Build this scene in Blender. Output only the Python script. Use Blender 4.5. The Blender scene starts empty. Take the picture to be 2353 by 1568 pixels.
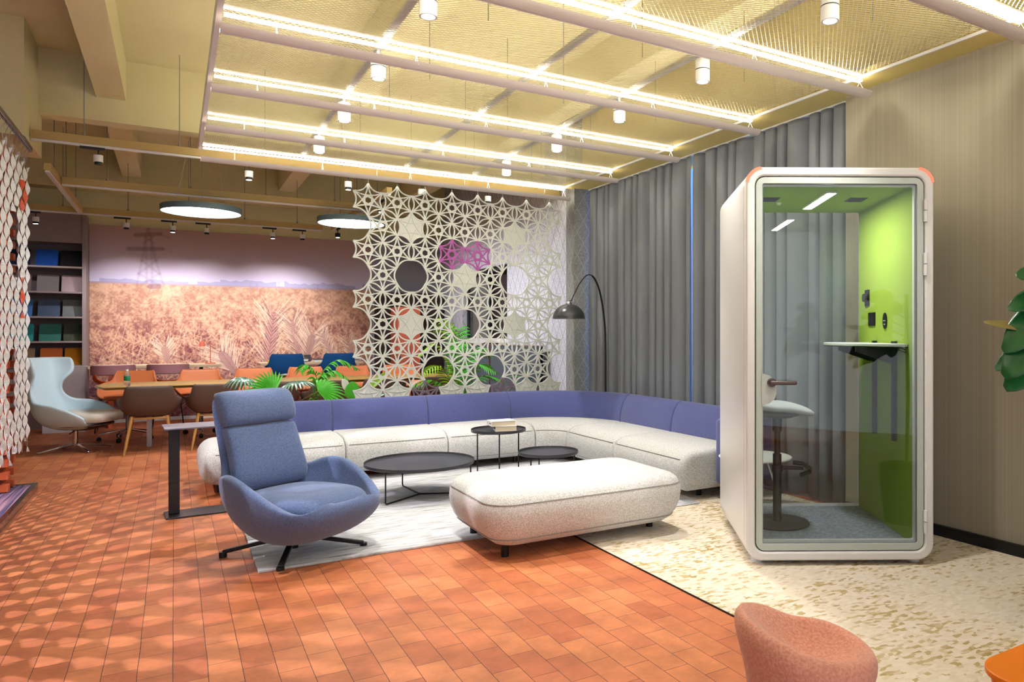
import bpy, bmesh, math, random
import numpy as np
from mathutils import Vector, Matrix
random.seed(7); PI = math.pi
SC = bpy.context.scene
COL = SC.collection

# ------------------------------------------------------------------ camera
cam_d = bpy.data.cameras.new('camera'); cam = bpy.data.objects.new('camera', cam_d); COL.objects.link(cam)
YAW = 31.9; FPX = 1666.0; CXP = 1437.0; CYP = 766.0
cam.location = (0, 0, 1.35); cam.rotation_euler = (PI/2, 0, -math.radians(YAW))
cam_d.sensor_width = 36; cam_d.lens = FPX*36/2353
cam_d.shift_x = (1176.5-CXP)/2353; cam_d.shift_y = (CYP-784)/2353
cam_d.clip_start = 0.05; cam_d.clip_end = 60
SC.camera = cam

# ------------------------------------------------------------------ world, exposure
SC.view_settings.view_transform = 'Standard'; SC.view_settings.look = 'None'
SC.view_settings.gamma = 1; SC.view_settings.use_curve_mapping = False
SC.view_settings.exposure = 1.0
W = bpy.data.worlds.new('world'); SC.world = W; W.use_nodes = True
bg = W.node_tree.nodes['Background']; bg.inputs[0].default_value = (0.93, 0.93, 1.0, 1); bg.inputs[1].default_value = 0.62
cy = SC.cycles
cy.use_denoising = True
cy.max_bounces = 5; cy.diffuse_bounces = 2; cy.glossy_bounces = 2; cy.transmission_bounces = 5; cy.transparent_max_bounces = 10
cy.caustics_reflective = False; cy.caustics_refractive = False; cy.sample_clamp_indirect = 6; cy.blur_glossy = 0.5
cy.use_adaptive_sampling = True; cy.adaptive_threshold = 0.09; cy.adaptive_min_samples = 16
LED_W = 17.0      # radiance of the LED lines
SPOT_W = 60.0    # downlights
def C(r, g, b, a=1.0):
    f = lambda v: (v/255/12.92) if v/255 <= 0.04045 else ((v/255+0.055)/1.055)**2.4
    return (f(r), f(g), f(b), a)

# ------------------------------------------------------------------ materials
def mat(name, col, rough=0.6, metal=0.0, noise=0.0, nscale=40, bump=0.0, bscale=120, trans=0.0, emit=None, es=0, spec=0.5, sheen=0, col2=None, alpha=1.0, ior=1.45):
    m = bpy.data.materials.new(name); m.use_nodes = True
    nt = m.node_tree; N = nt.nodes; L = nt.links; b = N['Principled BSDF']
    b.inputs['Base Color'].default_value = col; b.inputs['Roughness'].default_value = rough
    b.inputs['Metallic'].default_value = metal; b.inputs['Specular IOR Level'].default_value = spec
    b.inputs['IOR'].default_value = ior
    if trans: b.inputs['Transmission Weight'].default_value = trans
    if sheen: b.inputs['Sheen Weight'].default_value = sheen
    if emit: b.inputs['Emission Color'].default_value = emit; b.inputs['Emission Strength'].default_value = es
    if noise or bump or col2:
        tc = N.new('ShaderNodeTexCoord')
    if noise or col2:
        n = N.new('ShaderNodeTexNoise'); n.inputs['Scale'].default_value = nscale; n.inputs['Detail'].default_value = 3
        L.new(tc.outputs['Object'], n.inputs['Vector'])
        r = N.new('ShaderNodeValToRGB'); r.color_ramp.elements[0].position = 0.38; r.color_ramp.elements[1].position = 0.62
        c2 = col2 if col2 else tuple(v*(1-noise) for v in col[:3])+(1,)
        r.color_ramp.elements[0].color = c2; r.color_ramp.elements[1].color = col
        L.new(n.outputs['Fac'], r.inputs['Fac']); L.new(r.outputs['Color'], b.inputs['Base Color'])
    if bump:
        n2 = N.new('ShaderNodeTexNoise'); n2.inputs['Scale'].default_value = bscale; n2.inputs['Detail'].default_value = 2
        L.new(tc.outputs['Object'], n2.inputs['Vector'])
        bp = N.new('ShaderNodeBump'); bp.inputs['Strength'].default_value = bump; bp.inputs['Distance'].default_value = 0.004
        L.new(n2.outputs['Fac'], bp.inputs['Height']); L.new(bp.outputs['Normal'], b.inputs['Normal'])
    return m
def nodes(m): return m.node_tree.nodes, m.node_tree.links, m.node_tree.nodes['Principled BSDF']

M = {}
M['white'] = mat('white_paint', C(232,230,228), 0.35)
M['offwhite'] = mat('warm_white_felt', C(222,224,216), 0.7)
M['screen_white'] = mat('white_screen_sheet', C(248,249,252), 0.5)
M['black'] = mat('black_metal', C(26,26,28), 0.4, 0.3)
M['blackp'] = mat('black_plastic', C(18,18,20), 0.5)
M['dkgrey'] = mat('dark_grey_metal', C(52,52,56), 0.35, 0.4)
M['tabletop'] = mat('dark_tray_top', C(62,62,66), 0.28, 0.2)
M['chrome'] = mat('chrome', C(200,200,205), 0.12, 1.0)
M['steel'] = mat('brushed_steel', C(150,150,155), 0.3, 0.9)
M['seatfab'] = mat('oatmeal_boucle', C(223,224,225), 0.95, noise=1, nscale=150, col2=C(184,181,174), bump=0.5, bscale=170, sheen=0.2)
M['bluefab'] = mat('violet_blue_wool', C(86,94,152), 0.95, noise=0.25, nscale=160, bump=0.35, bscale=180, sheen=0.3)
M['chairfab'] = mat('slate_blue_wool', C(98,117,158), 0.95, noise=1, nscale=160, col2=C(78,95,134), bump=0.4, bscale=180, sheen=0.3)
M['pinkfab'] = mat('salmon_boucle', C(250,180,156), 0.95, noise=1, nscale=130, col2=C(234,156,132), bump=0.7, bscale=110, sheen=0.3)
M['orange'] = mat('orange_lacquer', C(255,140,30), 0.3)
M['orangeedge'] = mat('deep_orange_edge', C(245,95,15), 0.4)
M['orangeleather'] = mat('orange_leather', C(230,134,84), 0.4)
M['taupe'] = mat('taupe_shell', C(98,80,74), 0.55)
M['wood'] = mat('light_oak', C(214,166,96), 0.5, noise=0.2, nscale=8)
M['tablewood'] = mat('oak_veneer_top', C(196,158,84), 0.32, noise=0.15, nscale=5)
M['pinkf'] = mat('dusty_pink_fabric', C(186,130,140), 0.9)
M['bluechair'] = mat('royal_blue_fabric', C(20,84,150), 0.9, bump=0.2)
M['paleblue'] = mat('pale_blue_leather', C(208,230,242), 0.5)
M['cream'] = mat('cream_leather', C(240,236,226), 0.5)
M['coral'] = mat('coral_panel', C(222,112,84), 0.6)
M['red_orange'] = mat('orange_accent', C(238,84,24), 0.5)
M['slatwood'] = mat('stained_orange_wood', C(222,104,58), 0.6, noise=0.25, nscale=10)
M['slatdark'] = mat('stained_brown_wood', C(120,44,24), 0.7, noise=0.25, nscale=10)
M['concrete'] = mat('painted_concrete', C(238,226,176), 0.9, bump=0.5, bscale=60)
M['bar'] = mat('ochre_bar', C(198,170,108), 0.6)
M['yellow'] = mat('pale_yellow_paint', C(232,212,136), 0.7)
M['mesh'] = mat('white_expanded_metal', C(240,236,220), 0.4)
M['trough'] = mat('white_aluminium', C(226,214,208), 0.4)
M['led'] = mat('led_line', C(255,250,235), 0.5, emit=(1.0,0.95,0.78,1), es=LED_W)
M['lens'] = mat('spot_lens', C(255,255,255), 0.5, emit=(1,0.98,0.95,1), es=12)
M['panel_led'] = mat('disc_diffuser', C(255,255,255), 0.5, emit=(0.92,0.96,1.0,1), es=12)
M['greyblue_rim'] = mat('grey_rim', C(92,112,122), 0.5)
M['wall'] = mat('striped_vinyl_wall', C(168,158,138), 0.7)
M['curtain'] = mat('grey_curtain', C(132,136,144), 0.8)
M['daylight'] = mat('daylight_glass', C(150,190,255), 0.2, emit=(0.2,0.42,1.0,1), es=0.6)
M['green'] = mat('lime_felt', C(152,176,62), 0.9, bump=0.15)
M['podwhite'] = mat('pod_white_shell', C(226,224,222), 0.32)
M['podgrey'] = mat('pod_door_border', C(186,194,188), 0.3)
M['podcarpet'] = mat('grey_carpet', C(160,166,178), 0.95, noise=1, nscale=60, col2=C(130,136,148), bump=0.4)
M['glass'] = mat('clear_glass', C(240,250,248), 0.0, trans=1.0, ior=1.45)
def thin_glass(name, tint, k):
    m = bpy.data.materials.new(name); m.use_nodes = True; nt = m.node_tree; N = nt.nodes; L = nt.links; N.remove(N['Principled BSDF'])
    tr = N.new('ShaderNodeBsdfTransparent'); tr.inputs[0].default_value = tint; gl = N.new('ShaderNodeBsdfGlossy'); gl.inputs['Roughness'].default_value = 0.0
    fr = N.new('ShaderNodeFresnel'); fr.inputs['IOR'].default_value = k; mx = N.new('ShaderNodeMixShader'); L.new(fr.outputs[0], mx.inputs[0]); L.new(tr.outputs[0], mx.inputs[1]); L.new(gl.outputs[0], mx.inputs[2]); L.new(mx.outputs[0], N['Material Output'].inputs[0]); return m
M['glass'] = thin_glass('clear_glass', (0.96,0.985,0.975,1), 1.45)
M['clear'] = thin_glass('clear_plastic', (0.90,0.95,0.96,1), 1.35)
M['leaf'] = mat('palm_leaf', C(84,196,52), 0.35)
M['leaf_dark'] = mat('dark_leaf', C(24,84,40), 0.3)
M['leaf_yellow'] = mat('yellow_green_leaf', C(160,210,40), 0.4)
M['leaf_pale'] = mat('glossy_pale_leaf', C(130,170,150), 0.2)
M['stem'] = mat('green_stem', C(120,140,60), 0.5)
M['pot'] = mat('grey_pot', C(90,90,94), 0.7)
M['soil'] = mat('soil', C(50,36,28), 0.95)
M['paper'] = mat('white_paper', C(236,234,228), 0.7)
M['pages'] = mat('cream_pages', C(222,206,176), 0.85)
M['spine'] = mat('grey_print', C(90,92,100), 0.6)
M['pinkviolet'] = mat('magenta_tile', C(178,92,170), 0.5)
M['violetgrey'] = mat('violet_grey_tile', C(128,112,126), 0.5)
M['greypanel'] = mat('grey_partition_fabric', C(84,92,100), 0.9, noise=0.15, nscale=60)
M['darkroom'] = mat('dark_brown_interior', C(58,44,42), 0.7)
M['dkpanel'] = mat('charcoal_frame', C(48,48,52), 0.5)
M['shelf'] = mat('mauve_grey_laminate', C(150,132,132), 0.6)
M['shelfback'] = mat('dark_mauve_back', C(104,90,94), 0.7)
M['greywall'] = mat('lilac_grey_wall', C(168,164,176), 0.8)
M['kerb'] = mat('polished_trim', C(120,110,108), 0.15, 0.8)
M['table_white'] = mat('white_table', C(236,240,238), 0.4)
M['yellowbox'] = mat('yellow_card', C(250,222,20), 0.5)
M['bottlegreen'] = mat('green_label', C(20,120,80), 0.5)
M['clear'] = mat('clear_plastic', C(235,245,248), 0.05, trans=0.9, ior=1.2)
M['redled'] = mat('coral_light_strip', C(255,120,95), 0.5, emit=C(255,110,85), es=0.5)
M['piping'] = mat('seam_thread', C(150,148,142), 0.9)

def brick_mat():
    m = mat('terracotta_bricks', C(205,100,58), 0.55); N, L, b = nodes(m)
    tc = N.new('ShaderNodeTexCoord'); mp = N.new('ShaderNodeMapping'); mp.inputs['Rotation'].default_value = (0,0,PI/2)
    L.new(tc.outputs['Object'], mp.inputs['Vector'])
    br = N.new('ShaderNodeTexBrick'); br.offset = 0.5; br.inputs['Scale'].default_value = 1
    br.inputs['Brick Width'].default_value = 0.226; br.inputs['Row Height'].default_value = 0.119
    br.inputs['Mortar Size'].default_value = 0.0015; br.inputs['Mortar Smooth'].default_value = 0.15
    br.inputs['Color1'].default_value = C(218,136,86); br.inputs['Color2'].default_value = C(192,106,66)
    br.inputs['Mortar'].default_value = C(88,46,34)
    # slight wobble so that joints are not ruler straight
    ns = N.new('ShaderNodeTexNoise'); ns.inputs['Scale'].default_value = 3.0
    L.new(tc.outputs['Object'], ns.inputs['Vector'])
    vm = N.new('ShaderNodeVectorMath'); vm.operation = 'MULTIPLY_ADD'; vm.inputs[1].default_value = (0.008,0.008,0)
    L.new(ns.outputs['Color'], vm.inputs[0]); L.new(mp.outputs['Vector'], vm.inputs[2]); L.new(vm.outputs[0], br.inputs['Vector'])
    n = N.new('ShaderNodeTexNoise'); n.inputs['Scale'].default_value = 7; n.inputs['Detail'].default_value = 6; n.inputs['Roughness'].default_value = 0.65
    L.new(tc.outputs['Object'], n.inputs['Vector'])
    r = N.new('ShaderNodeValToRGB'); r.color_ramp.elements[0].position = 0.3; r.color_ramp.elements[1].position = 0.75
    r.color_ramp.elements[0].color = (0.72,0.68,0.68,1); r.color_ramp.elements[1].color = (1.12,1.12,1.12,1)
    L.new(n.outputs['Fac'], r.inputs['Fac'])
    mx = N.new('ShaderNodeMixRGB'); mx.blend_type = 'MULTIPLY'; mx.inputs[0].default_value = 1.0
    L.new(br.outputs['Color'], mx.inputs[1]); L.new(r.outputs['Color'], mx.inputs[2]); L.new(mx.outputs[0], b.inputs['Base Color'])
    # worn chalk spots
    n2 = N.new('ShaderNodeTexNoise'); n2.inputs['Scale'].default_value = 45; n2.inputs['Detail'].default_value = 2
    L.new(tc.outputs['Object'], n2.inputs['Vector'])
    bp = N.new('ShaderNodeBump'); bp.inputs['Strength'].default_value = 0.35; bp.inputs['Distance'].default_value = 0.004
    ad = N.new('ShaderNodeMath'); ad.operation = 'MULTIPLY_ADD'; ad.inputs[1].default_value = -1.6
    L.new(br.outputs['Fac'], ad.inputs[0]); L.new(n2.outputs['Fac'], ad.inputs[2])
    L.new(ad.outputs[0], bp.inputs['Height']); L.new(bp.outputs['Normal'], b.inputs['Normal'])
    return m
M['brick'] = brick_mat()

def carpet_mat():
    m = mat('patchy_cream_carpet', C(226,208,184), 0.95); N, L, b = nodes(m)
    tc = N.new('ShaderNodeTexCoord'); mp = N.new('ShaderNodeMapping'); mp.inputs['Scale'].default_value = (18,38,1); mp.inputs['Rotation'].default_value = (0,0,0.0)
    L.new(tc.outputs['Object'], mp.inputs['Vector'])
    v = N.new('ShaderNodeTexVoronoi'); v.distance = 'CHEBYCHEV'; v.inputs['Scale'].default_value = 1.5; v.inputs['Randomness'].default_value = 0.9
    L.new(mp.outputs['Vector'], v.inputs['Vector'])
    n = N.new('ShaderNodeTexNoise'); n.inputs['Scale'].default_value = 1.6; n.inputs['Detail'].default_value = 3
    L.new(tc.outputs['Object'], n.inputs['Vector'])
    sep = N.new('ShaderNodeSeparateColor'); L.new(v.outputs['Color'], sep.inputs[0])
    ad = N.new('ShaderNodeMath'); ad.operation = 'MULTIPLY_ADD'; ad.inputs[1].default_value = 1.3
    L.new(n.outputs['Fac'], ad.inputs[0]); L.new(sep.outputs[0], ad.inputs[2])
    r = N.new('ShaderNodeValToRGB'); e = r.color_ramp.elements
    e[0].position = 0.0; e[0].color = C(244,236,222); e[1].position = 1.0; e[1].color = C(168,142,88)
    e2 = r.color_ramp.elements.new(0.76); e2.color = C(226,210,188)
    e3 = r.color_ramp.elements.new(0.86); e3.color = C(200,178,136)
    sc = N.new('ShaderNodeMath'); sc.operation = 'MULTIPLY'; sc.inputs[1].default_value = 0.56; L.new(ad.outputs[0], sc.inputs[0])
    L.new(sc.outputs[0], r.inputs['Fac']); L.new(r.outputs['Color'], b.inputs['Base Color'])
    bp = N.new('ShaderNodeBump'); bp.inputs['Strength'].default_value = 0.5; bp.inputs['Distance'].default_value = 0.006
    L.new(sep.outputs[0], bp.inputs['Height']); L.new(bp.outputs['Normal'], b.inputs['Normal'])
    return m
M['carpet'] = carpet_mat()

def rug_mat():
    m = mat('streaky_white_rug', C(230,232,236), 0.95); N, L, b = nodes(m)
    tc = N.new('ShaderNodeTexCoord'); mp = N.new('ShaderNodeMapping'); mp.inputs['Scale'].default_value = (1.6,16,1)
    L.new(tc.outputs['Object'], mp.inputs['Vector'])
    n = N.new('ShaderNodeTexNoise'); n.inputs['Scale'].default_value = 2.2; n.inputs['Detail'].default_value = 8; n.inputs['Roughness'].default_value = 0.7; n.inputs['Distortion'].default_value = 0.6
    L.new(mp.outputs['Vector'], n.inputs['Vector'])
    r = N.new('ShaderNodeValToRGB'); e = r.color_ramp.elements
    e[0].position = 0.34; e[0].color = C(138,136,138); e[1].position = 0.60; e[1].color = C(222,222,226)
    e2 = e.new(0.44); e2.color = C(192,192,196)
    L.new(n.outputs['Fac'], r.inputs['Fac']); L.new(r.outputs['Color'], b.inputs['Base Color'])
    bp = N.new('ShaderNodeBump'); bp.inputs['Strength'].default_value = 0.6; bp.inputs['Distance'].default_value = 0.01
    L.new(n.outputs['Fac'], bp.inputs['Height']); L.new(bp.outputs['Normal'], b.inputs['Normal'])
    return m
M['rug'] = rug_mat()

def vstripe(m, axis, scale, amt):
    N, L, b = nodes(m); tc = N.new('ShaderNodeTexCoord'); mp = N.new('ShaderNodeMapping')
    s = [0.15, 0.15, 0.15]; s[axis] = scale; mp.inputs['Scale'].default_value = s
    L.new(tc.outputs['Object'], mp.inputs['Vector'])
    n = N.new('ShaderNodeTexNoise'); n.inputs['Scale'].default_value = 1; n.inputs['Detail'].default_value = 4
    L.new(mp.outputs['Vector'], n.inputs['Vector'])
    base = b.inputs['Base Color'].default_value[:]
    r = N.new('ShaderNodeValToRGB'); r.color_ramp.elements[0].position = 0.3; r.color_ramp.elements[1].position = 0.7
    r.color_ramp.elements[0].color = tuple(v*(1-amt) for v in base[:3])+(1,); r.color_ramp.elements[1].color = base
    L.new(n.outputs['Fac'], r.inputs['Fac']); L.new(r.outputs['Color'], b.inputs['Base Color'])
vstripe(M['wall'], 1, 90, 0.16)

def diamond_wall(name, c, c2):
    m = mat(name, c, 0.85); N, L, b = nodes(m)
    tc = N.new('ShaderNodeTexCoord'); sx = N.new('ShaderNodeSeparateXYZ'); L.new(tc.outputs['Object'], sx.inputs[0])
    xy = N.new('ShaderNodeMath'); xy.operation = 'ADD'; L.new(sx.outputs['X'], xy.inputs[0]); L.new(sx.outputs['Y'], xy.inputs[1])
    def lines(sgn):
        a = N.new('ShaderNodeMath'); a.operation = 'MULTIPLY_ADD'; a.inputs[1].default_value = sgn*1.0
        L.new(xy.outputs[0], a.inputs[0])
        z = N.new('ShaderNodeMath'); z.operation = 'MULTIPLY'; z.inputs[1].default_value = 0.62; L.new(sx.outputs['Z'], z.inputs[0])
        L.new(z.outputs[0], a.inputs[2])
        q = N.new('ShaderNodeMath'); q.operation = 'PINGPONG'; q.inputs[1].default_value = 0.09; L.new(a.outputs[0], q.inputs[0])
        k = N.new('ShaderNodeMath'); k.operation = 'LESS_THAN'; k.inputs[1].default_value = 0.005; L.new(q.outputs[0], k.inputs[0])
        return k
    a, d = lines(1), lines(-1)
    mx = N.new('ShaderNodeMath'); mx.operation = 'MAXIMUM'; L.new(a.outputs[0], mx.inputs[0]); L.new(d.outputs[0], mx.inputs[1])
    n = N.new('ShaderNodeTexNoise'); n.inputs['Scale'].default_value = 45; n.inputs['Detail'].default_value = 2; L.new(tc.outputs['Object'], n.inputs['Vector'])
    r = N.new('ShaderNodeValToRGB'); r.color_ramp.elements[0].position = 0.35; r.color_ramp.elements[1].position = 0.6
    r.color_ramp.elements[0].color = tuple(v*0.72 for v in c[:3])+(1,); r.color_ramp.elements[1].color = c
    L.new(n.outputs['Fac'], r.inputs['Fac'])
    mc = N.new('ShaderNodeMixRGB'); mc.inputs[2].default_value = c2; L.new(mx.outputs[0], mc.inputs[0]); L.new(r.outputs['Color'], mc.inputs[1])
    L.new(mc.outputs[0], b.inputs['Base Color'])
    return m
M['diamond'] = diamond_wall('scored_diamond_board', C(222,222,232), C(150,150,162))
M['column'] = diamond_wall('scored_grey_board', C(150,151,150), C(166,166,166))

def stripe_carpet():
    m = mat('striped_carpet_tile', C(110,100,140), 0.95); N, L, b = nodes(m)
    tc = N.new('ShaderNodeTexCoord'); mp = N.new('ShaderNodeMapping'); mp.inputs['Scale'].default_value = (60,1.2,1)
    L.new(tc.outputs['Object'], mp.inputs['Vector'])
    n = N.new('ShaderNodeTexNoise'); n.inputs['Scale'].default_value = 1; n.inputs['Detail'].default_value = 2; L.new(mp.outputs['Vector'], n.inputs['Vector'])
    r = N.new('ShaderNodeValToRGB'); e = r.color_ramp.elements; e[0].position = 0.35; e[0].color = C(60,80,110); e[1].position = 0.65; e[1].color = C(190,150,170)
    e2 = e.new(0.5); e2.color = C(120,90,130)
    L.new(n.outputs['Fac'], r.inputs['Fac']); L.new(r.outputs['Color'], b.inputs['Base Color'])
    return m
M['stripe'] = stripe_carpet()

# ------------------------------------------------------------------ mesh builder
def cyl_frame(a, b):
    d = (Vector(b)-Vector(a)).normalized()
    u = d.orthogonal().normalized() if abs(d.z) < 0.95 else Vector((1,0,0))
    u = (u - d*u.dot(d)).normalized(); return d, u, d.cross(u)
class B:
    def __init__(s): s.v = []; s.f = []; s.m = []
    def add(s, vs, fs, mi=0):
        o = len(s.v); s.v += [tuple(p) for p in vs]; s.f += [[i+o for i in f] for f in fs]; s.m += [mi]*len(fs)
    def box(s, x0, x1, y0, y1, z0, z1, mi=0):
        s.add([(x0,y0,z0),(x1,y0,z0),(x1,y1,z0),(x0,y1,z0),(x0,y0,z1),(x1,y0,z1),(x1,y1,z1),(x0,y1,z1)],
              [(0,3,2,1),(4,5,6,7),(0,1,5,4),(1,2,6,5),(2,3,7,6),(3,0,4,7)], mi); return s
    def obox(s, p, q, w, h, mi=0, up=(0,0,1)):   # bar from p to q with width w, height h
        p = Vector(p); q = Vector(q); d = (q-p).normalized(); upv = Vector(up)
        r = d.cross(upv); r = r.normalized() if r.length > 1e-4 else Vector((1,0,0)); u = r.cross(d)
        vs = []
        for c in (p, q):
            for a, b in ((-1,-1),(1,-1),(1,1),(-1,1)): vs.append(c + r*w/2*a + u*h/2*b)
        s.add(vs, [(0,1,2,3),(7,6,5,4),(0,4,5,1),(1,5,6,2),(2,6,7,3),(3,7,4,0)], mi); return s
    def cyl(s, a, b, r0, r1=None, n=16, mi=0):
        r1 = r0 if r1 is None else r1; d, u, w = cyl_frame(a, b); a = Vector(a); b = Vector(b); vs = []
        for c, r in ((a,r0),(b,r1)):
            for i in range(n): t = 2*PI*i/n; vs.append(c+u*r*math.cos(t)+w*r*math.sin(t))
        fs = [(i,(i+1)%n,(i+1)%n+n,i+n) for i in range(n)]+[tuple(range(n-1,-1,-1)), tuple(range(n,2*n))]
        s.add(vs, fs, mi); return s
    def tube(s, pts, r, n=8, mi=0, closed=False):
        pts = [Vector(p) for p in pts]; k = len(pts); vs = []; ref = None
        for i, p in enumerate(pts):
            a = pts[(i-1) % k] if (closed or i > 0) else p; b = pts[(i+1) % k] if (closed or i < k-1) else p
            d = (b-a).normalized()
            if ref is None: ref = d.orthogonal().normalized()
            ref = (ref - d*ref.dot(d)).normalized(); w = d.cross(ref)
            rr = r[i] if isinstance(r, (list, tuple)) else r
            for j in range(n): t = 2*PI*j/n; vs.append(p+ref*rr*math.cos(t)+w*rr*math.sin(t))
        fs = []
        for i in range(k if closed else k-1):
            for j in range(n): a0 = i*n; b0 = ((i+1) % k)*n; fs.append((a0+j, a0+(j+1)%n, b0+(j+1)%n, b0+j))
        if not closed: fs += [tuple(range(n-1,-1,-1)), tuple(range((k-1)*n, k*n))]
        s.add(vs, fs, mi); return s
    def lathe(s, prof, c=(0,0,0), n=32, mi=0):
        vs = []; fs = []
        for r, z in prof:
            for i in range(n): t = 2*PI*i/n; vs.append((c[0]+r*math.cos(t), c[1]+r*math.sin(t), c[2]+z))
        for k in range(len(prof)-1):
            for i in range(n): fs.append((k*n+i, k*n+(i+1)%n, (k+1)*n+(i+1)%n, (k+1)*n+i))
        if prof[0][0] > 1e-4: fs.append(tuple(range(n-1,-1,-1)))
        if prof[-1][0] > 1e-4: fs.append(tuple(range((len(prof)-1)*n, len(prof)*n)))
        s.add(vs, fs, mi); return s
    def prism(s, poly, t0, t1, fn, mi=0):   # fn(a,b,t) -> xyz
        n = len(poly); vs = [fn(a,b,t0) for a,b in poly]+[fn(a,b,t1) for a,b in poly]
        s.add(vs, [tuple(range(n-1,-1,-1)), tuple(range(n,2*n))]+[(i,(i+1)%n,(i+1)%n+n,i+n) for i in range(n)], mi); return s
    def grid(s, rows, mi=0, wrap=False):
        n = len(rows[0]); vs = [p for r in rows for p in r]; fs = []
        for i in range(len(rows)-1):
            for j in range(n if wrap else n-1):
                fs.append((i*n+j, i*n+(j+1)%n, (i+1)*n+(j+1)%n, (i+1)*n+j))
        s.add(vs, fs, mi); return s
    def mesh(s, name, mats, smooth=True):
        me = bpy.data.meshes.new(name); me.from_pydata(s.v, [], s.f); me.update()
        for m in (mats if isinstance(mats, (list,tuple)) else [mats]): me.materials.append(m)
        me.polygons.foreach_set('material_index', s.m)
        bm = bmesh.new(); bm.from_mesh(me); bmesh.ops.remove_doubles(bm, verts=bm.verts, dist=1e-5); bmesh.ops.recalc_face_normals(bm, faces=bm.faces); bm.to_mesh(me); bm.free()
        if smooth:
            me.shade_smooth()
            try: me.set_sharp_from_angle(angle=math.radians(38))
            except Exception: pass
        return me
    def build(s, name, mats, parent=None, bevel=0, bseg=2, subsurf=0, solid=0, soff=-1, smooth=True, sharp=True):
        me = s.mesh(name, mats, smooth)
        if not sharp: me.shade_smooth(); [me.attributes.remove(a) for a in [me.attributes.get('sharp_edge')] if a]
        o = bpy.data.objects.new(name, me); COL.objects.link(o)
        if parent: o.parent = parent
        if solid: md = o.modifiers.new('s','SOLIDIFY'); md.thickness = solid; md.offset = soff
        if bevel: md = o.modifiers.new('b','BEVEL'); md.width = bevel; md.segments = bseg; md.limit_method = 'ANGLE'; md.angle_limit = math.radians(40); md.harden_normals = False
        if subsurf: md = o.modifiers.new('u','SUBSURF'); md.levels = subsurf; md.render_levels = subsurf
        return o
def rbox(x0, x1, y0, y1, z0, z1, r, n=4):
    """box with all edges rounded by r: superellipsoid-corner cube mesh"""
    bm = bmesh.new(); bmesh.ops.create_cube(bm, size=1)
    for v in bm.verts: v.co = Vector(((x0+x1)/2+v.co.x*(x1-x0), (y0+y1)/2+v.co.y*(y1-y0), (z0+z1)/2+v.co.z*(z1-z0)))
    bmesh.ops.bevel(bm, geom=bm.edges[:], offset=r, segments=n, profile=0.5, affect='EDGES')
    b = B(); bm.verts.ensure_lookup_table(); b.add([v.co[:] for v in bm.verts], [[v.index for v in f.verts] for f in bm.faces]); bm.free(); return b
def rrect(x0, x1, y0, y1, r, n=6):
    out = []
    for cx, cy_, a0 in ((x1-r,y1-r,0),(x0+r,y1-r,90),(x0+r,y0+r,180),(x1-r,y0+r,270)):
        for i in range(n+1): t = math.radians(a0+90*i/n); out.append((cx+r*math.cos(t), cy_+r*math.sin(t)))
    return out
def tag(o, label=None, cat=None, group=None, kind=None):
    if label: o['label'] = label
    if cat: o['category'] = cat
    if group: o['group'] = group
    if kind: o['kind'] = kind
    return o
def thing(name, label, cat, loc=(0,0,0), rz=0, group=None):
    o = bpy.data.objects.new(name, None); COL.objects.link(o); o.empty_display_size = 0.1
    o.location = loc; o.rotation_euler = (0,0,rz); return tag(o, label, cat, group)
def dup(root, loc, rz=None, label=None, group=None):
    r = root.copy(); COL.objects.link(r); r.location = loc
    if rz is not None: r.rotation_euler = (0,0,rz)
    if label: r['label'] = label
    if group: r['group'] = group
    for ch in list(root.children):
        c = ch.copy(); COL.objects.link(c); c.parent = r
        for g in list(ch.children):
            d = g.copy(); COL.objects.link(d); d.parent = c
    return r
def struct(o): o['kind'] = 'structure'; return o
def spot_light(parent, loc, energy, size=1.6, blend=0.7, col=(1,0.97,0.92), rad=0.04, target=None):
    l = bpy.data.lights.new('spot_light', 'SPOT'); l.energy = energy; l.spot_size = size; l.spot_blend = blend; l.color = col; l.shadow_soft_size = rad
    o = bpy.data.objects.new('lamp_light', l); COL.objects.link(o); o.parent = parent; o.location = loc
    if target is not None: o.rotation_euler = (Vector(target)).to_track_quat('-Z','Y').to_euler()
    return o

# ================================================================== SETTING
struct(B().box(-7, 6, -3, 16, -0.1, 0).build('floor', M['brick']))
struct(B().box(2.26, 4.33, -3, 7.95, 0.0, 0.006).build('floor', M['carpet']))
struct(B().box(2.256, 2.26, -3, 7.95, 0.0, 0.008).build('trim_1', M['blackp']))
# right wall, its recess for the curtains, the column beyond
struct(B().box(4.33, 4.5, -3, 3.79, 0, 3.15).build('wall_right', M['wall']))
struct(B().box(4.30, 4.33, -3, 3.79, 0.0, 0.075).build('baseboard_right', M['blackp']))
struct(B().box(4.33, 4.9, -3, 7.98, 3.15, 4.08).box(4.115, 4.33, -3, 8.05, 3.15, 3.21).build('trim_2', M['yellow']))
struct(B().box(4.22, 4.9, 7.98, 8.2, 0, 4.08).build('wall_column', M['column']))
b = B(); b.box(4.22, 4.5, 8.2, 10.12, 0, 4.08); b.box(4.22, 4.5, 12.09, 14.4, 0, 4.08); b.box(4.22, 4.5, 10.12, 12.09, 2.39, 4.08); b.box(4.22, 4.5, 10.12, 12.09, 0, 1.0)
struct(b.build('wall_hall', M['diamond']))
# window daylight behind the curtains
w = struct(B().box(4.74, 4.76, 3.85, 7.9, 0.3, 3.12).build('window_1', M['daylight']))
b = B(); b.box(4.70,4.74,3.79,3.87,0,3.15); b.box(4.70,4.74,7.9,7.98,0,3.15); b.box(4.70,4.74,3.87,7.9,0,0.32); b.box(4.71,4.74,5.85,5.91,0.32,3.15)
b.build('window_frame', M['dkpanel'], w)
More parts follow.
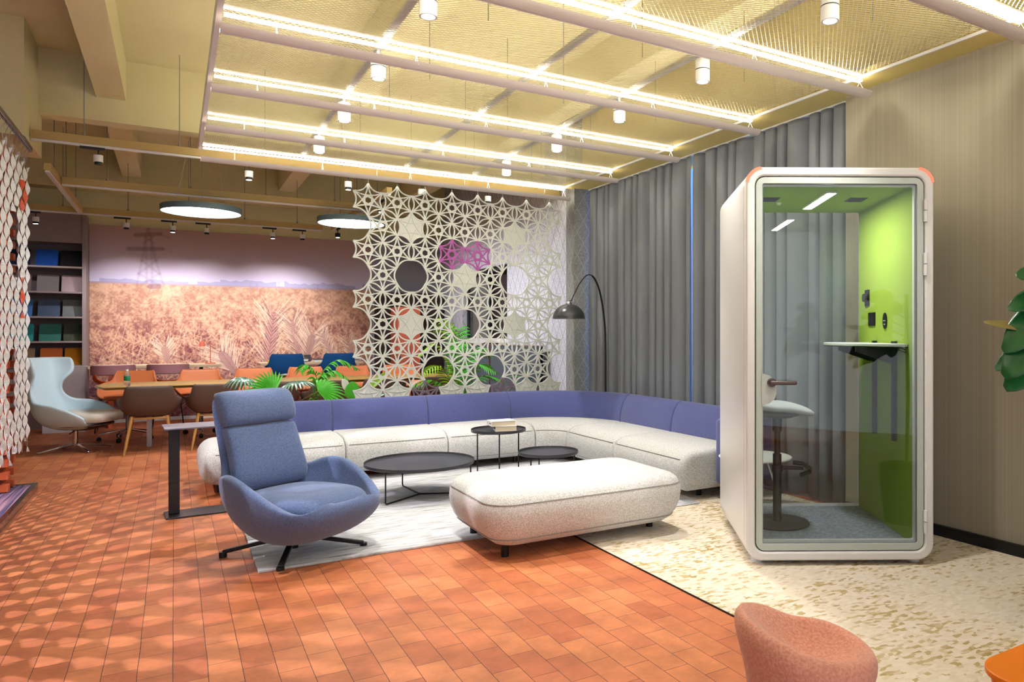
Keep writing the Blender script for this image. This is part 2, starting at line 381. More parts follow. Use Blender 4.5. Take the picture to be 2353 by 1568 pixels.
# dark pass-through window in the hall wall
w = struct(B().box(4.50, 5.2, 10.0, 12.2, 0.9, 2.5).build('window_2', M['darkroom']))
b = B(); b.box(4.30,4.34,10.12,10.17,1.0,2.39); b.box(4.30,4.34,12.03,12.09,1.0,2.39); b.box(4.30,4.34,11.1,11.15,1.0,2.39); b.box(4.30,4.34,10.12,12.09,2.33,2.39)
b.build('window_frame', M['dkpanel'], w)
B().box(4.21,4.36,10.12,12.09,1.2,1.27).build('sill', M['white'], w)
B().box(4.36,4.37,11.3,11.95,1.27,2.3).build('blind', mat('grey_blind', C(112,108,104), 0.8), w)
# back wall
struct(B().box(-7, 4.5, 13.36, 13.6, 0, 4.08).build('wall_back', M['concrete']))
struct(B().box(2.99, 4.22, 13.30, 13.36, 0, 3.1).build('wall_back', M['greywall']))
struct(B().box(-1.05, 2.99, 13.30, 13.36, 0, 0.05).build('baseboard_back', M['white']))
struct(B().box(-7.2, -7, -3, 13.6, 0, 4.08).build('wall_left', M['concrete']))
# ceiling slab and beams
struct(B().box(-7.2, 4.9, -3, 14.4, 4.08, 4.2).build('ceiling', M['concrete']))
b = B(); b.box(-3, 4.33, 8.82, 9.04, 3.45, 4.08); b.box(-7, 4.33, 13.06, 13.36, 3.45, 4.08); b.box(-7, 4.33, 2.6, 2.85, 3.5, 4.08)
o = struct(b.build('ceiling_beams', M['concrete'])); o.name = 'trim_3'
b = B()
for x in (-0.65, 1.45, 3.4): b.box(x, x+0.24, -3, 8.82, 3.68, 4.08); b.box(x, x+0.24, 9.04, 13.06, 3.68, 4.08)
b.box(-7, -1.1, 8.06, 9.04, 3.06, 4.08)
struct(b.build('trim_4', M['concrete']))

# ---- suspended ochre bar grid
def bar(name, p, q, label, rods):
    t = thing(name, label, 'light bar', (0,0,0), 0, 'ochre suspended ceiling bars')
    B().obox(p, q, 0.06, 0.075).build('bar', M['bar'], t, bevel=0.003)
    pz = Vector(p); qz = Vector(q); off = Vector((0,0,-0.047))
    B().obox(pz+off, qz+off, 0.035, 0.02).build('track', M['white'], t)
    for k in range(rods):
        c = pz.lerp(qz, (k+0.5)/rods); B().lathe([(0,0),(0.012,0),(0.012,0.03),(0.004,0.034),(0.0025,(4.08 if not 8.7 < c.y < 9.1 else 3.45)-c.z-0.03),(0,(4.08 if not 8.7 < c.y < 9.1 else 3.45)-c.z-0.03)], c+Vector((0,0,0.03)), 8).build('hanger_rod', M['steel'], t)
    return t
bar('ceiling_bar', (-1.085,8.35,3.14), (4.19,8.35,3.14), 'nearest ochre bar with track lights, right behind the white light panels', 7)
bar('ceiling_bar', (-1.02,9.8,2.99), (2.13,9.8,2.99), 'middle ochre ceiling bar running above the two round disc lamps', 4)
bar('ceiling_bar', (-1.6,12.04,2.99), (1.95,12.04,2.99), 'farthest ochre ceiling bar in front of the wheat field mural', 5)
bar('ceiling_bar', (-1.06,9.06,2.99), (-1.06,12.0,2.99), 'lengthwise ochre ceiling bar beside the shelf wall at left', 3)
bar('ceiling_bar', (2.1,8.5,2.99), (2.1,12.0,2.99), 'lengthwise ochre ceiling bar behind the white star screen', 3)

# ================================================================== MURAL
def px2mural(px, py):  # picture pixel -> (X, Z) on the mural plane
    a = math.radians(YAW); s, c = math.sin(a), math.cos(a); l = (px-CXP)/FPX; t = 13.34/(c-l*s)
    return (s+l*c)*t, 1.35-(py-CYP)/FPX*t
MX0, MX1, MZ0, MZ1 = -1.07, 2.99, 0.04, 2.97
def mural():
    w, h = 640, 460; X = np.linspace(MX0, MX1, w)[None,:]; Z = np.linspace(MZ0, MZ1, h)[:,None]
    img = np.zeros((h, w, 3)); rng = np.random.RandomState(3)
    def col(r,g,b): return np.array(C(r,g,b)[:3])
    hz = 2.12
    # sky: warm at the top, lilac at the horizon
    t = np.clip((Z-hz)/(MZ1-hz), 0, 1)[...,None]
    sky = col(214,204,232)*(1-t)**1.2 + (1-(1-t)**1.2)*col(200,158,150)
    g = np.clip((hz-Z)/(hz-MZ0), 0, 1)[...,None]
    def smooth(n, sx, sy):
        a = rng.rand(n*sy//1+2, n*sx//1+2); yi = np.linspace(0, a.shape[0]-1.001, h); xi = np.linspace(0, a.shape[1]-1.001, w)
        y0 = yi.astype(int); x0 = xi.astype(int); fy = (yi-y0)[:,None]; fx = (xi-x0)[None,:]; fy = fy*fy*(3-2*fy); fx = fx*fx*(3-2*fx)
        return a[y0][:,x0]*(1-fy)*(1-fx)+a[y0+1][:,x0]*fy*(1-fx)+a[y0][:,x0+1]*(1-fy)*fx+a[y0+1][:,x0+1]*fy*fx
    n1 = smooth(12,2,2); n2 = smooth(30,3,2); n3 = smooth(70,3,2)
    f = (0.3*n1+0.35*n2+0.35*n3)[...,None]; f = np.clip((f-0.5)*2.4+0.5, 0, 1)
    light = col(222,176,146)*(1-g)+col(218,152,130)*g; dark = col(188,138,112)*(1-np.clip(g*2.2,0,1))+col(130,66,72)*np.clip(g*2.2,0,1)
    field = dark*(1-f)+light*f
    lowd = np.clip((0.85-Z)/0.35, 0, 1)[...,None]*np.clip(0.45+n1[...,None],0,1); field = field*(1-0.75*lowd)+col(84,40,70)*0.75*lowd
    m = np.clip((hz-Z)/0.03, 0, 1)[...,None]; img = sky*(1-m)+field*m
    # tree line
    tl = 0.05+0.05*smooth(18,3,1)[0]; tl = np.where((np.linspace(0,1,w) % 0.31) < 0.03, 0.01, tl); tl[:int(w*0.42)] *= 0.6
    tm = ((Z > hz) & (Z < hz+tl[None,:])).astype(float)[...,None]*0.55; img = img*(1-tm)+col(138,132,176)*tm
    rd = np.exp(-((Z-hz+0.01)/0.012)**2)[...,None]*0.5*np.ones((h,w,1)); img = img*(1-rd)+col(150,86,80)*rd
    dx = (MX1-MX0)/w; dz = (MZ1-MZ0)/h
    def line(x0, z0, x1, z1, wd, c, a=1.0, soft=0.7):
        i0 = (x0-MX0)/dx; i1 = (x1-MX0)/dx; j0 = (z0-MZ0)/dz; j1 = (z1-MZ0)/dz; wp = max(wd/dx/2, 0.35); pad = wp+2
        ia = max(int(min(i0,i1)-pad),0); ib = min(int(max(i0,i1)+pad)+1,w); ja = max(int(min(j0,j1)-pad),0); jb = min(int(max(j0,j1)+pad)+1,h)
        if ia >= ib or ja >= jb: return
        I = np.arange(ia,ib)[None,:]; J = np.arange(ja,jb)[:,None]; L2 = (i1-i0)**2+(j1-j0)**2+1e-9
        tt = np.clip(((I-i0)*(i1-i0)+(J-j0)*(j1-j0))/L2, 0, 1); d = np.sqrt((I-i0-tt*(i1-i0))**2+(J-j0-tt*(j1-j0))**2)
        k = (np.clip((wp+soft-d)/soft/1.5, 0, 1)*a)[...,None]; img[ja:jb,ia:ib] = img[ja:jb,ia:ib]*(1-k)+c*k
    P = px2mural
    # pylon, out of focus
    pc = col(112,76,76)
    def pl(a, b_, wd=0.03, al=0.22): x0,z0 = P(*a); x1,z1 = P(*b_); line(x0,z0,x1,z1,wd,pc,al,3.0)
    pl((340,522),(326,600),0.03); pl((340,522),(358,600),0.03); pl((326,600),(312,664),0.02,0.22); pl((358,600),(378,664),0.02,0.22); pl((312,541),(368,539),0.05,0.5); pl((368,539),(388,548),0.03); pl((295,573),(372,573),0.05,0.5); pl((372,573),(395,580),0.02)
    pl((335,545),(337,660),0.02,0.2); pl((347,545),(350,660),0.02,0.2); pl((326,600),(366,630),0.02,0.2); pl((358,600),(318,630),0.02,0.2); pl((318,630),(372,660),0.02,0.2); pl((366,630),(314,660),0.02,0.2); pl((330,560),(352,545),0.02); pl((352,560),(330,545),0.02)
    x0,z0 = P(345,664); x1,z1 = P(365,664); line(x0,z0+0.03,x1,z1+0.03,0.07,col(106,76,106),0.6,1.5)
    for xp in (575,590,640,730): x0,z0 = P(xp,668); line(x0,z0,x0,z0+0.14 if xp in (640,) else z0+0.1,0.02,col(140,126,168),0.3,1.5)
    # loose stalks and ears over the whole field
    for k in range(1500):
        gx = rng.uniform(MX0, MX1); gz = rng.uniform(MZ0, hz-0.06)**1.0; near = 1-(gz/hz); L_ = 0.03+0.16*near*rng.rand()
        an = rng.normal(PI/2, 0.9); c = [col(236,196,160), col(150,76,64), col(206,140,108), col(112,52,66)][rng.choice(4, p=[.36,.24,.25,.15])]
        line(gx, gz, gx+L_*math.cos(an), gz+L_*math.sin(an), 0.006+0.016*near*rng.rand(), c, 0.25+0.45*near)
    for k in range(900):
        gx = rng.uniform(MX0, MX1); gz = rng.uniform(0.5, 1.25); L_ = rng.uniform(.08,.4); an = rng.uniform(0.3, 2.9)
        line(gx, gz, gx+L_*math.cos(an), gz+L_*math.sin(an), 0.004, [col(250,214,180), col(130,60,70), col(244,190,150)][rng.randint(3)], 0.55)
    # big ears with awns
    def ear(px, py, px1, py1, wd, awn, c1=col(160,88,100), c2=col(116,58,82), n=110):
        xb, zb = P(px, py); xt, zt = P(px1, py1); ax = math.atan2(zt-zb, xt-xb)
        for k in range(n):
            t = k/n; x = xb+(xt-xb)*t; z = zb+(zt-zb)*t; sd = 1 if k % 2 else -1
            a2 = ax+sd*(0.35+0.45*rng.rand()); L_ = awn*(0.5+0.6*rng.rand())
            line(x, z, x+L_*math.cos(a2), z+L_*math.sin(a2), 0.005, col(250,214,188), 0.7)
            a3 = ax+sd*(0.25+0.5*rng.rand()); line(x, z, x+L_*.8*math.cos(a3), z+L_*.8*math.sin(a3), 0.004, col(110,56,72), 0.55)
        for k in range(16):
            t = k/15; x = xb+(xt-xb)*t; z = zb+(zt-zb)*t; wl = wd*math.sin(PI*(0.12+0.82*t))
            for sd in (-1,1):
                a2 = ax+sd*0.55; line(x, z, x+wl*math.cos(a2), z+wl*math.sin(a2), wd*0.2, c1 if (k+sd) % 3 else c2, 0.6)
                line(x, z, x+wl*math.cos(a2), z+wl*math.sin(a2), 0.008, col(236,186,168), 0.75)
    ear(612,858,628,725,0.16,0.45); ear(690,826,672,742,0.10,0.35); ear(706,822,716,772,0.10,0.4,col(110,56,72),col(84,40,62)); ear(545,862,508,812,0.12,0.4,col(120,56,80),col(84,40,70))
    ear(385,834,378,800,0.08,0.25,col(120,62,66)); ear(770,830,740,770,0.06,0.2); ear(820,850,800,790,0.07,0.25)
    me = bpy.data.meshes.new('mural'); vx = np.repeat(X, h, 0).ravel(); vz = np.repeat(Z, w, 1).ravel()
    co = np.zeros((w*h,3)); co[:,0] = vx; co[:,1] = 13.340; co[:,2] = vz
    idx = np.arange(w*h).reshape(h,w); q = np.stack([idx[:-1,:-1],idx[:-1,1:],idx[1:,1:],idx[1:,:-1]],-1).reshape(-1,4)
    me.vertices.add(w*h); me.vertices.foreach_set('co', co.ravel()); me.loops.add(q.size); me.loops.foreach_set('vertex_index', q.ravel().astype(np.int32))
    me.polygons.add(len(q)); me.polygons.foreach_set('loop_start', np.arange(0,q.size,4,dtype=np.int32)); me.polygons.foreach_set('loop_total', np.full(len(q),4,dtype=np.int32)); me.update(calc_edges=True)
    ca = me.color_attributes.new('print', 'FLOAT_COLOR', 'POINT'); c4 = np.ones((w*h,4)); c4[:,:3] = np.clip(img,0,1).reshape(-1,3); ca.data.foreach_set('color', c4.ravel())
    m = mat('printed_wallpaper', C(200,160,140), 0.75); N, L, bb = nodes(m); vc = N.new('ShaderNodeVertexColor'); vc.layer_name = 'print'; L.new(vc.outputs['Color'], bb.inputs['Base Color'])
    me.materials.append(m); o = bpy.data.objects.new('mural', me); COL.objects.link(o)
    tag(o, 'wall-wide photographic mural of a ripe wheat field with a pylon', 'mural')
mural()

# ================================================================== RUG, SOFA, OTTOMAN
o = rbox(0.40, 3.52, 4.54, 7.1, 0.0, 0.016, 0.005, 2).build('rug', M['rug']); tag(o, 'large streaky white and grey rug under the sofa and coffee tables', 'rug')
SRC = 0.95; SCX, SCY = 3.17, 6.61
def spath(s):   # s: X along the left wing, then arc, then down the right wing
    if s <= SCX: return Vector((s, SCY+SRC, 0)), Vector((0,-1,0))
    al = SRC*PI/2
    if s <= SCX+al:
        t = (s-SCX)/SRC; return Vector((SCX+SRC*math.sin(t), SCY+SRC*math.cos(t), 0)), Vector((-math.sin(t), -math.cos(t), 0))
    return Vector((SCX+SRC, SCY-(s-SCX-al), 0)), Vector((-1,0,0))
SA = SCX+SRC*PI/2
def smod(prof, s0, s1, r0, r1, n=4):
    ss = []
    k = 5
    for i in range(k+1): a = i/k*PI/2; ss.append((s0+r0*(1-math.cos(a)), r0*(1-math.sin(a))))
    for i in range(1, n): ss.append((s0+r0+(s1-r1-s0-r0)*i/n, 0))
    for i in range(k, -1, -1): a = i/k*PI/2; ss.append((s1-r1*(1-math.cos(a)), r1*(1-math.sin(a))))
    qs = [p[0] for p in prof]; zs = [p[1] for p in prof]; cq = (min(qs)+max(qs))/2; cz = (min(zs)+max(zs))/2; wq = max(qs)-min(qs); wz = max(zs)-min(zs)
    rows = []
    for s, e in ss:
        P, Nn = spath(s); rows.append([tuple(P+Nn*(cq+(q-cq)*(1-2*e/wq))+Vector((0,0,cz+(z-cz)*(1-2*e/wz)))) for q, z in prof])
    b = B(); b.grid(rows, wrap=True); m = len(prof)
    b.add(rows[0], [tuple(range(m-1,-1,-1))]); b.add(rows[-1], [tuple(range(m))]); return b
seatp = [(-0.10,0.09),(-0.10,0.38),(0.0,0.405),(0.30,0.412),(0.52,0.408),(0.62,0.395),(0.68,0.365),(0.715,0.32),(0.725,0.25),(0.72,0.17),(0.705,0.13),(0.68,0.10),(0.64,0.085),(0.3,0.085)]
backp = [(0.07,0.36),(0.075,0.44),(0.06,0.54),(0.03,0.62),(-0.01,0.675),(-0.05,0.695),(-0.10,0.69),(-0.135,0.655),(-0.15,0.58),(-0.15,0.35),(-0.15,0.10),(-0.11,0.09),(-0.11,0.36)]
sofa = thing('sectional_sofa', 'long L-shaped sofa with oatmeal seats and violet blue backrests', 'sofa')
cuts = [0.17, 1.31, 2.25, SCX, SA, SA+0.93, SA+1.99]
for i in range(6):
    r0 = 0.13 if i == 0 else 0.022; r1 = 0.05 if i == 5 else 0.022
    smod(seatp, cuts[i]+0.002, cuts[i+1]-0.002, r0, r1, 10 if i == 3 else 4).build('seat', M['seatfab'], sofa)
    smod(backp, (0.52 if i == 0 else cuts[i])+0.001, cuts[i+1]-0.001, 0.05 if i == 0 else 0.018, 0.018, 14 if i == 3 else 4).build('backrest', M['bluefab'], sofa)
o = rbox(3.72, 4.26, 4.50, 4.61, 0.13, 0.66, 0.035, 4).build('armrest', M['bluefab'], sofa)
for i in range(6):   # stitched seams on the seats' fronts
    rows = []
    for q, z in ((0.702,0.345),(0.7065,0.339)): pass
    n = 24; s0 = cuts[i]+(0.12 if i == 0 else 0.03); s1 = cuts[i+1]-(0.05 if i == 5 else 0.03)
    pts = [spath(s0+(s1-s0)*k/n) for k in range(n+1)]
    b = B(); b.tube([P+Nn*0.7015+Vector((0,0,0.343)) for P, Nn in pts], 0.003, 5); b.tube([P+Nn*0.707+Vector((0,0,0.133)) for P, Nn in pts], 0.003, 5)
    b.build('seam', M['piping'], sofa)
for x, y in ((0.32,6.98),(1.1,7.5),(2.2,6.98),(3.0,6.99),(3.69,6.3),(3.69,5.5),(3.70,4.79),(0.3,7.5),(4.1,4.8),(2.2,7.55)):
    B().cyl((x,y,0.016 if y < 7.1 and x < 3.52 else 0.0),(x,y,0.10),0.022,n=14).build('leg', M['black'], sofa)
b = B()
o = rbox(0.42, 0.86, 6.18, 6.62, 0.05, 0.44, 0.05, 4).build('pouf', M['bluefab']); tag(o, 'small violet blue pouf partly hidden behind the swivel armchair', 'pouf')
for x in (0.48,0.8):
    for y in (6.24,6.56): B().cyl((x,y,0.016),(x,y,0.06),0.02,n=10).build('leg', M['black'], o)

def loft_rr(rings, r):   # rings: (x0,x1,y0,y1,inset,z)
    b = B(); rows = []
    for x0,x1,y0,y1,e,z in rings: rows.append([(p[0],p[1],z) for p in rrect(x0+e,x1-e,y0+e,y1-e,max(r-e*0.6,0.02),7)])
    b.grid(rows, wrap=True); n = len(rows[0]); b.add(rows[0],[tuple(range(n-1,-1,-1))]); b.add(rows[-1],[tuple(range(n))]); return b
ott = thing('bench_ottoman', 'long rounded oatmeal bench ottoman in front of the round tables', 'ottoman', (2.25,4.37,0))
HX, HY = 0.71, 0.45
prof = [(0.13,0.075),(0.10,0.085),(0.065,0.11),(0.03,0.16),(0.008,0.22),(0.0,0.28),(0.005,0.33),(0.025,0.372),(0.055,0.395),(0.10,0.41),(0.18,0.418),(0.30,0.421)]
loft_rr([(-HX,HX,-HY,HY,e,z) for e,z in prof], 0.17).build('cushion', M['seatfab'], ott)
b = B(); b.tube([(p[0],p[1],0.345) for p in rrect(-HX+0.0085,HX-0.0085,-HY+0.0085,HY-0.0085,0.165,7)], 0.0032, 5, closed=True)
b.tube([(p[0],p[1],0.128) for p in rrect(-HX+0.049,HX-0.049,-HY+0.049,HY-0.049,0.14,7)], 0.003, 5, closed=True); b.build('seam', M['piping'], ott)
for x, y in ((-0.55,-0.26),(-0.55,0.28),(0.56,-0.17),(0.56,0.28)):
    B().cyl((x,y,0.006 if x > 0 else (0.016 if y > 0 else 0.0)),(x,y,0.09),0.024,n=16).build('leg', M['black'], ott)

# ---- round tray tables
def tray_table(cx, cy_, r, h, label, cat, rot, base=True):
    t = thing('tray_table', label, cat, (cx,cy_,0.016), rot, 'black round tray tables')
    h -= 0.016
    B().lathe([(0.0,h-0.024),(r-0.004,h-0.026),(r,h-0.022),(r,h),(r-0.004,h),(r-0.007,h-0.016),(0.0,h-0.016)], n=72).build('tray', [M['tabletop']], t)
    for k in range(3):
        a = 2*PI*k/3; x, y = (r-0.03)*math.cos(a), (r-0.03)*math.sin(a)
        B().tube([(x*0.45,y*0.45,h-0.031),(x*0.93,y*0.93,h-0.031),(x,y,h-0.04),(x,y,0.02),(x*0.975,y*0.975,0.007),(0,0,0.007)], 0.006, 8).build('leg', M['black'], t)
    return t
tray_table(1.725, 5.98, 0.44, 0.30, 'large low black round coffee table beside the blue swivel chair', 'coffee table', math.radians(215))
tall = tray_table(2.49, 6.17, 0.245, 0.49, 'tallest small black round table carrying two books', 'side table', math.radians(250))
tray_table(2.71, 5.60, 0.255, 0.35, 'small low black round table just behind the bench ottoman', 'side table', math.radians(205))
# books
def book(cx, cy_, z, w, d, h, rz, label):
    t = thing('book', label, 'book', (cx,cy_,z), rz, 'books on the tall round table')
    b = B(); b.box(-w/2,w/2,-d/2,d/2,0,0.003); b.box(-w/2,w/2,-d/2,d/2,h-0.003,h); b.box(-w/2,-w/2+0.003,-d/2,d/2,0.003,h-0.003); b.build('cover', M['paper'], t)
    B().box(-w/2+0.003,w/2-0.004,-d/2+0.003,d/2-0.003,0.003,h-0.003).build('pages', M['pages'], t)
    b = B()
    for k in range(7): b.box(-w/2-0.0006,-w/2,-d/2+0.02+k*0.011,-d/2+0.027+k*0.011,h*0.4,h*0.62)
    b.box(-w/2-0.0006,-w/2,d/2-0.03,d/2-0.02,h*0.35,h*0.65); b.build('spine_print', M['spine'], t); return t
book(2.53,6.12,0.4765,0.19,0.17,0.045,math.radians(-14),'lower white book in the stack on the tall round table')
book(2.50,6.13,0.5225,0.22,0.165,0.045,math.radians(-6),'upper white book with printed spine on top of the stack')

# ---- C-shaped laptop table
t = thing('laptop_table', 'slim charcoal C-shaped side table on the bricks left of the armchair', 'side table', (0.0,6.32,0), math.radians(4))
loft_rr([(-0.07,0.42,-0.17,0.17,0.0,0.652),(-0.07,0.42,-0.17,0.17,0.0,0.662)], 0.03).build('tabletop', mat('grey_top', C(120,122,140), 0.35), t, bevel=0.002)
B().box(-0.035,0.035,-0.015,0.015,0.012,0.64).build('post', M['dkgrey'], t, bevel=0.006)
B().box(-0.055,0.055,-0.03,0.03,0.635,0.652).build('bracket', M['blackp'], t, bevel=0.004)
loft_rr([(-0.06,0.42,-0.13,0.13,0.0,0.0),(-0.06,0.42,-0.13,0.13,0.0,0.012)], 0.02).build('base', mat('gunmetal_base', C(70,72,80), 0.3, 0.6), t, bevel=0.002)

# ================================================================== SHELL CHAIRS
def bucket(Cn, R, nc=12, pw=0.85, wz=1.25):
    rows = []
    for (cy0, cz0), (rx, ry, rz_) in zip(Cn, R):
        row = []
        for j in range(-nc, nc+1):
            t = abs(j)/nc; x = rx*math.sin(t*PI/2)**pw*(1 if j >= 0 else -1); wgt = (1-math.cos(t*PI/2))**wz
            row.append((x, cy0+(ry-cy0)*wgt, cz0+(rz_-cz0)*wgt))
        rows.append(row)
    return B().grid(rows)
def ring_cushion(rings):  # rings: list of closed loops
    b = B().grid(rings, wrap=True); n = len(rings[0]); b.add(rings[0],[tuple(range(n-1,-1,-1))]); b.add(rings[-1],[tuple(range(n))]); return b
def pad(sec):   # sec: (halfwidth, yc, zc, thickness, nx) cross sections going up the back; superellipse rings
    rows = []
    for hw, yc, zc, th, ty, tz in sec:
        ring = []
        for k in range(28):
            a = 2*PI*k/28; ca, sa = math.cos(a), math.sin(a)
            x = hw*math.copysign(abs(ca)**0.45, ca); q = th/2*math.copysign(abs(sa)**0.6, sa)
            bow = 0.18*(x/hw)**2*hw*0.5
            ring.append((x, yc+(q+bow)*ty, zc+(q+bow)*tz))
        rows.append(ring)
    return ring_cushion(rows)

arm = thing('swivel_armchair', 'slate blue high-back swivel armchair with black four-star base', 'armchair', (0.63,4.86,0), math.radians(-148))
Cn = [(0.400,0.335),(0.43,0.31),(0.40,0.255),(0.30,0.190),(0.16,0.145),(0.02,0.135),(-0.11,0.165),(-0.20,0.25),(-0.255,0.37),(-0.30,0.50),(-0.345,0.62),(-0.385,0.74),(-0.42,0.86),(-0.44,0.955)]
Rr = [(0.08,0.400,0.335),(0.215,0.405,0.322),(0.275,0.36,0.325),(0.33,0.27,0.385),(0.36,0.15,0.46),(0.368,0.02,0.525),(0.35,-0.09,0.545),(0.315,-0.17,0.515),(0.255,-0.235,0.475),(0.205,-0.295,0.54),(0.195,-0.335,0.64),(0.188,-0.375,0.75),(0.188,-0.41,0.87),(0.180,-0.43,0.955)]
bucket(Cn, Rr).build('shell', M['chairfab'], arm, solid=0.058, soff=1, subsurf=2, sharp=False)
# seat cushion
rings = []
for e, z in ((0.10,0.20),(0.03,0.24),(0.0,0.30),(0.0,0.345),(0.02,0.372),(0.06,0.39),(0.13,0.40),(0.2,0.402)):
    ring = []
    for k in range(32):
        a = 2*PI*k/32; ca, sa = math.cos(a), math.sin(a)
        hx = 0.318-e; hy = 0.365-e; x = hx*math.copysign(abs(ca)**0.62, ca); y = 0.08+hy*math.copysign(abs(sa)**0.62, sa)
        ring.append((x*(1-0.12*max(0,y-0.1)/0.3), y, z+0.02*(y)-(0.045*max(0,(y-0.3)/0.12)**2 if z > 0.33 else 0)))
    rings.append(ring)
ring_cushion(rings).build('seat_cushion', M['chairfab'], arm, subsurf=1, sharp=False)
ty, tz = 0.97, 0.22
def backsec(z, hw, th, e=0): y = -0.275-0.195*(z-0.45)/0.52; return (hw, y+th/2, z, th, ty, tz)
pad([backsec(0.38,0.22,0.03),backsec(0.40,0.25,0.07),backsec(0.45,0.262,0.10),backsec(0.53,0.256,0.11),backsec(0.60,0.248,0.115),backsec(0.68,0.245,0.115),backsec(0.745,0.246,0.11),backsec(0.765,0.240,0.10),backsec(0.772,0.21,0.06)]).build('back_cushion', M['chairfab'], arm, subsurf=1, sharp=False)
pad([backsec(0.766,0.20,0.06),backsec(0.774,0.240,0.11),backsec(0.80,0.252,0.14),backsec(0.87,0.256,0.15),backsec(0.94,0.255,0.145),backsec(0.972,0.248,0.115),backsec(0.985,0.225,0.06)]).build('headrest', M['chairfab'], arm, subsurf=1, sharp=False)
B().cyl((0,0,0.05),(0,0,0.15),0.028,n=20).cyl((0,0,0.03),(0,0,0.09),0.02,n=20).cyl((0,0,0.135),(0,0,0.155),0.09,0.11,n=24).build('column', M['black'], arm)
for k in range(4):
    a = math.radians(75+90*k+148-90-3); ca, sa = math.cos(a), math.sin(a)
    B().obox((ca*0.02,sa*0.02,0.108),(ca*0.40,sa*0.40,0.034),0.034,0.022).build('base_arm', M['black'], arm, bevel=0.005)
    B().cyl((ca*0.40,sa*0.40,0.001+(0.016 if k in (0,1,3) else 0)),(ca*0.40,sa*0.40,0.034),0.022,n=12).build('foot', M['blackp'], arm)

TC = [(0.235,0.445),(0.20,0.425),(0.08,0.415),(-0.08,0.415),(-0.18,0.44),(-0.235,0.52),(-0.26,0.62),(-0.275,0.70),(-0.285,0.765)]
TR = [(0.20,0.245,0.455),(0.262,0.19,0.50),(0.285,0.09,0.575),(0.292,-0.03,0.615),(0.285,-0.13,0.62),(0.238,-0.222,0.635),(0.222,-0.245,0.68),(0.218,-0.262,0.73),(0.195,-0.275,0.768)]
def tub(name, label, material, loc, rz, grp, base='wood', rim=None):
    t = thing(name, label, 'chair', loc, rz, grp)
    bucket(TC, TR).build('shell', material, t, solid=0.022, soff=1, subsurf=1, sharp=False)
    ring_cushion([[( (0.235-e)*math.copysign(abs(math.cos(2*PI*k/24))**.6, math.cos(2*PI*k/24)), 0.02+(0.215-e)*math.copysign(abs(math.sin(2*PI*k/24))**.6, math.sin(2*PI*k/24)), z) for k in range(24)] for e, z in ((0.03,0.42),(0.0,0.44),(0.01,0.462),(0.05,0.47))]).build('seat_pad', material, t, sharp=False)
    if base == 'wood':
        for sx in (-1,1):
            for sy in (-1,1): B().cyl((sx*0.235,sy*0.235,0),(sx*0.165,sy*0.155,0.415),0.011,0.019,n=12).build('leg', M['wood'], t)
        B().tube([(sx_,sy_,0.392) for sx_,sy_ in rrect(-0.185,0.185,-0.17,0.17,0.05,4)],0.012,6,closed=True).build('seat_frame', M['wood'], t)
    elif base == 'caster':
        for c in t.children: c.location.z = 0.10
        B().cyl((0,0,0.07),(0,0,0.50),0.022,n=14).cyl((0,0,0.48),(0,0,0.51),0.08,n=18).build('column', M['steel'], t)
        for k in range(5):
            a = 2*PI*k/5+0.3; ca, sa = math.cos(a), math.sin(a)
            B().obox((0.0,0.0,0.135),(ca*0.30,sa*0.30,0.085),0.03,0.02).cyl((ca*0.295,sa*0.295,0.05),(ca*0.295,sa*0.295,0.09),0.009,n=8).build('base_arm', M['chrome'], t, bevel=0.004)
            B().cyl((ca*0.295-sa*0.022,sa*0.295+ca*0.022,0.026),(ca*0.295+sa*0.022,sa*0.295-ca*0.022,0.026),0.026,n=16).build('caster', M['blackp'], t)
    else:
        for sx in (-1,1):
            B().tube([(sx*0.14,0.12,0.41),(sx*0.2,0.21,0.012),(sx*0.2,-0.21,0.012),(sx*0.14,-0.12,0.41)],0.008,6).build('leg', M['black'], t)
    return t
brown = tub('tub_chair', 'taupe tub chair on oak legs at the left end of the dining table', M['taupe'], (-0.235,9.92,0), 0.0, 'taupe tub chairs along the near side of the table')
for x, y, rz, lb in ((0.415,9.95,-0.04,'second taupe tub chair from the left, just behind the blue armchair'),(1.04,10.0,0.05,'taupe tub chair half hidden by the low palm leaves'),
                     (1.675,9.95,0.0,'taupe tub chair seen behind the upright feather palm'),(2.30,9.98,0.0,'taupe tub chair seen through the left edge of the white star screen'),(3.09,10.0,0.05,'farthest taupe tub chair, behind the big potted palm')):
    dup(brown, (x,y,0), rz, lb)
org = tub('task_chair', 'orange leather chair on casters at the left end of the table', M['orangeleather'], (-0.50,11.15,0), PI-0.25, 'orange caster chairs along the far side of the table', 'caster')
for x, rz, lb in ((0.30,PI,'orange leather chair on casters, second from the left'),(0.97,PI+0.05,'orange leather chair above the low fan palm leaf'),
                  (1.62,PI,'orange leather chair between the two blue office chairs'),(2.26,PI-0.03,'orange leather chair just left of the star screen'),(2.95,PI,'orange leather chair seen through the star screen')):
    dup(org, (x,11.12,0), rz, lb)

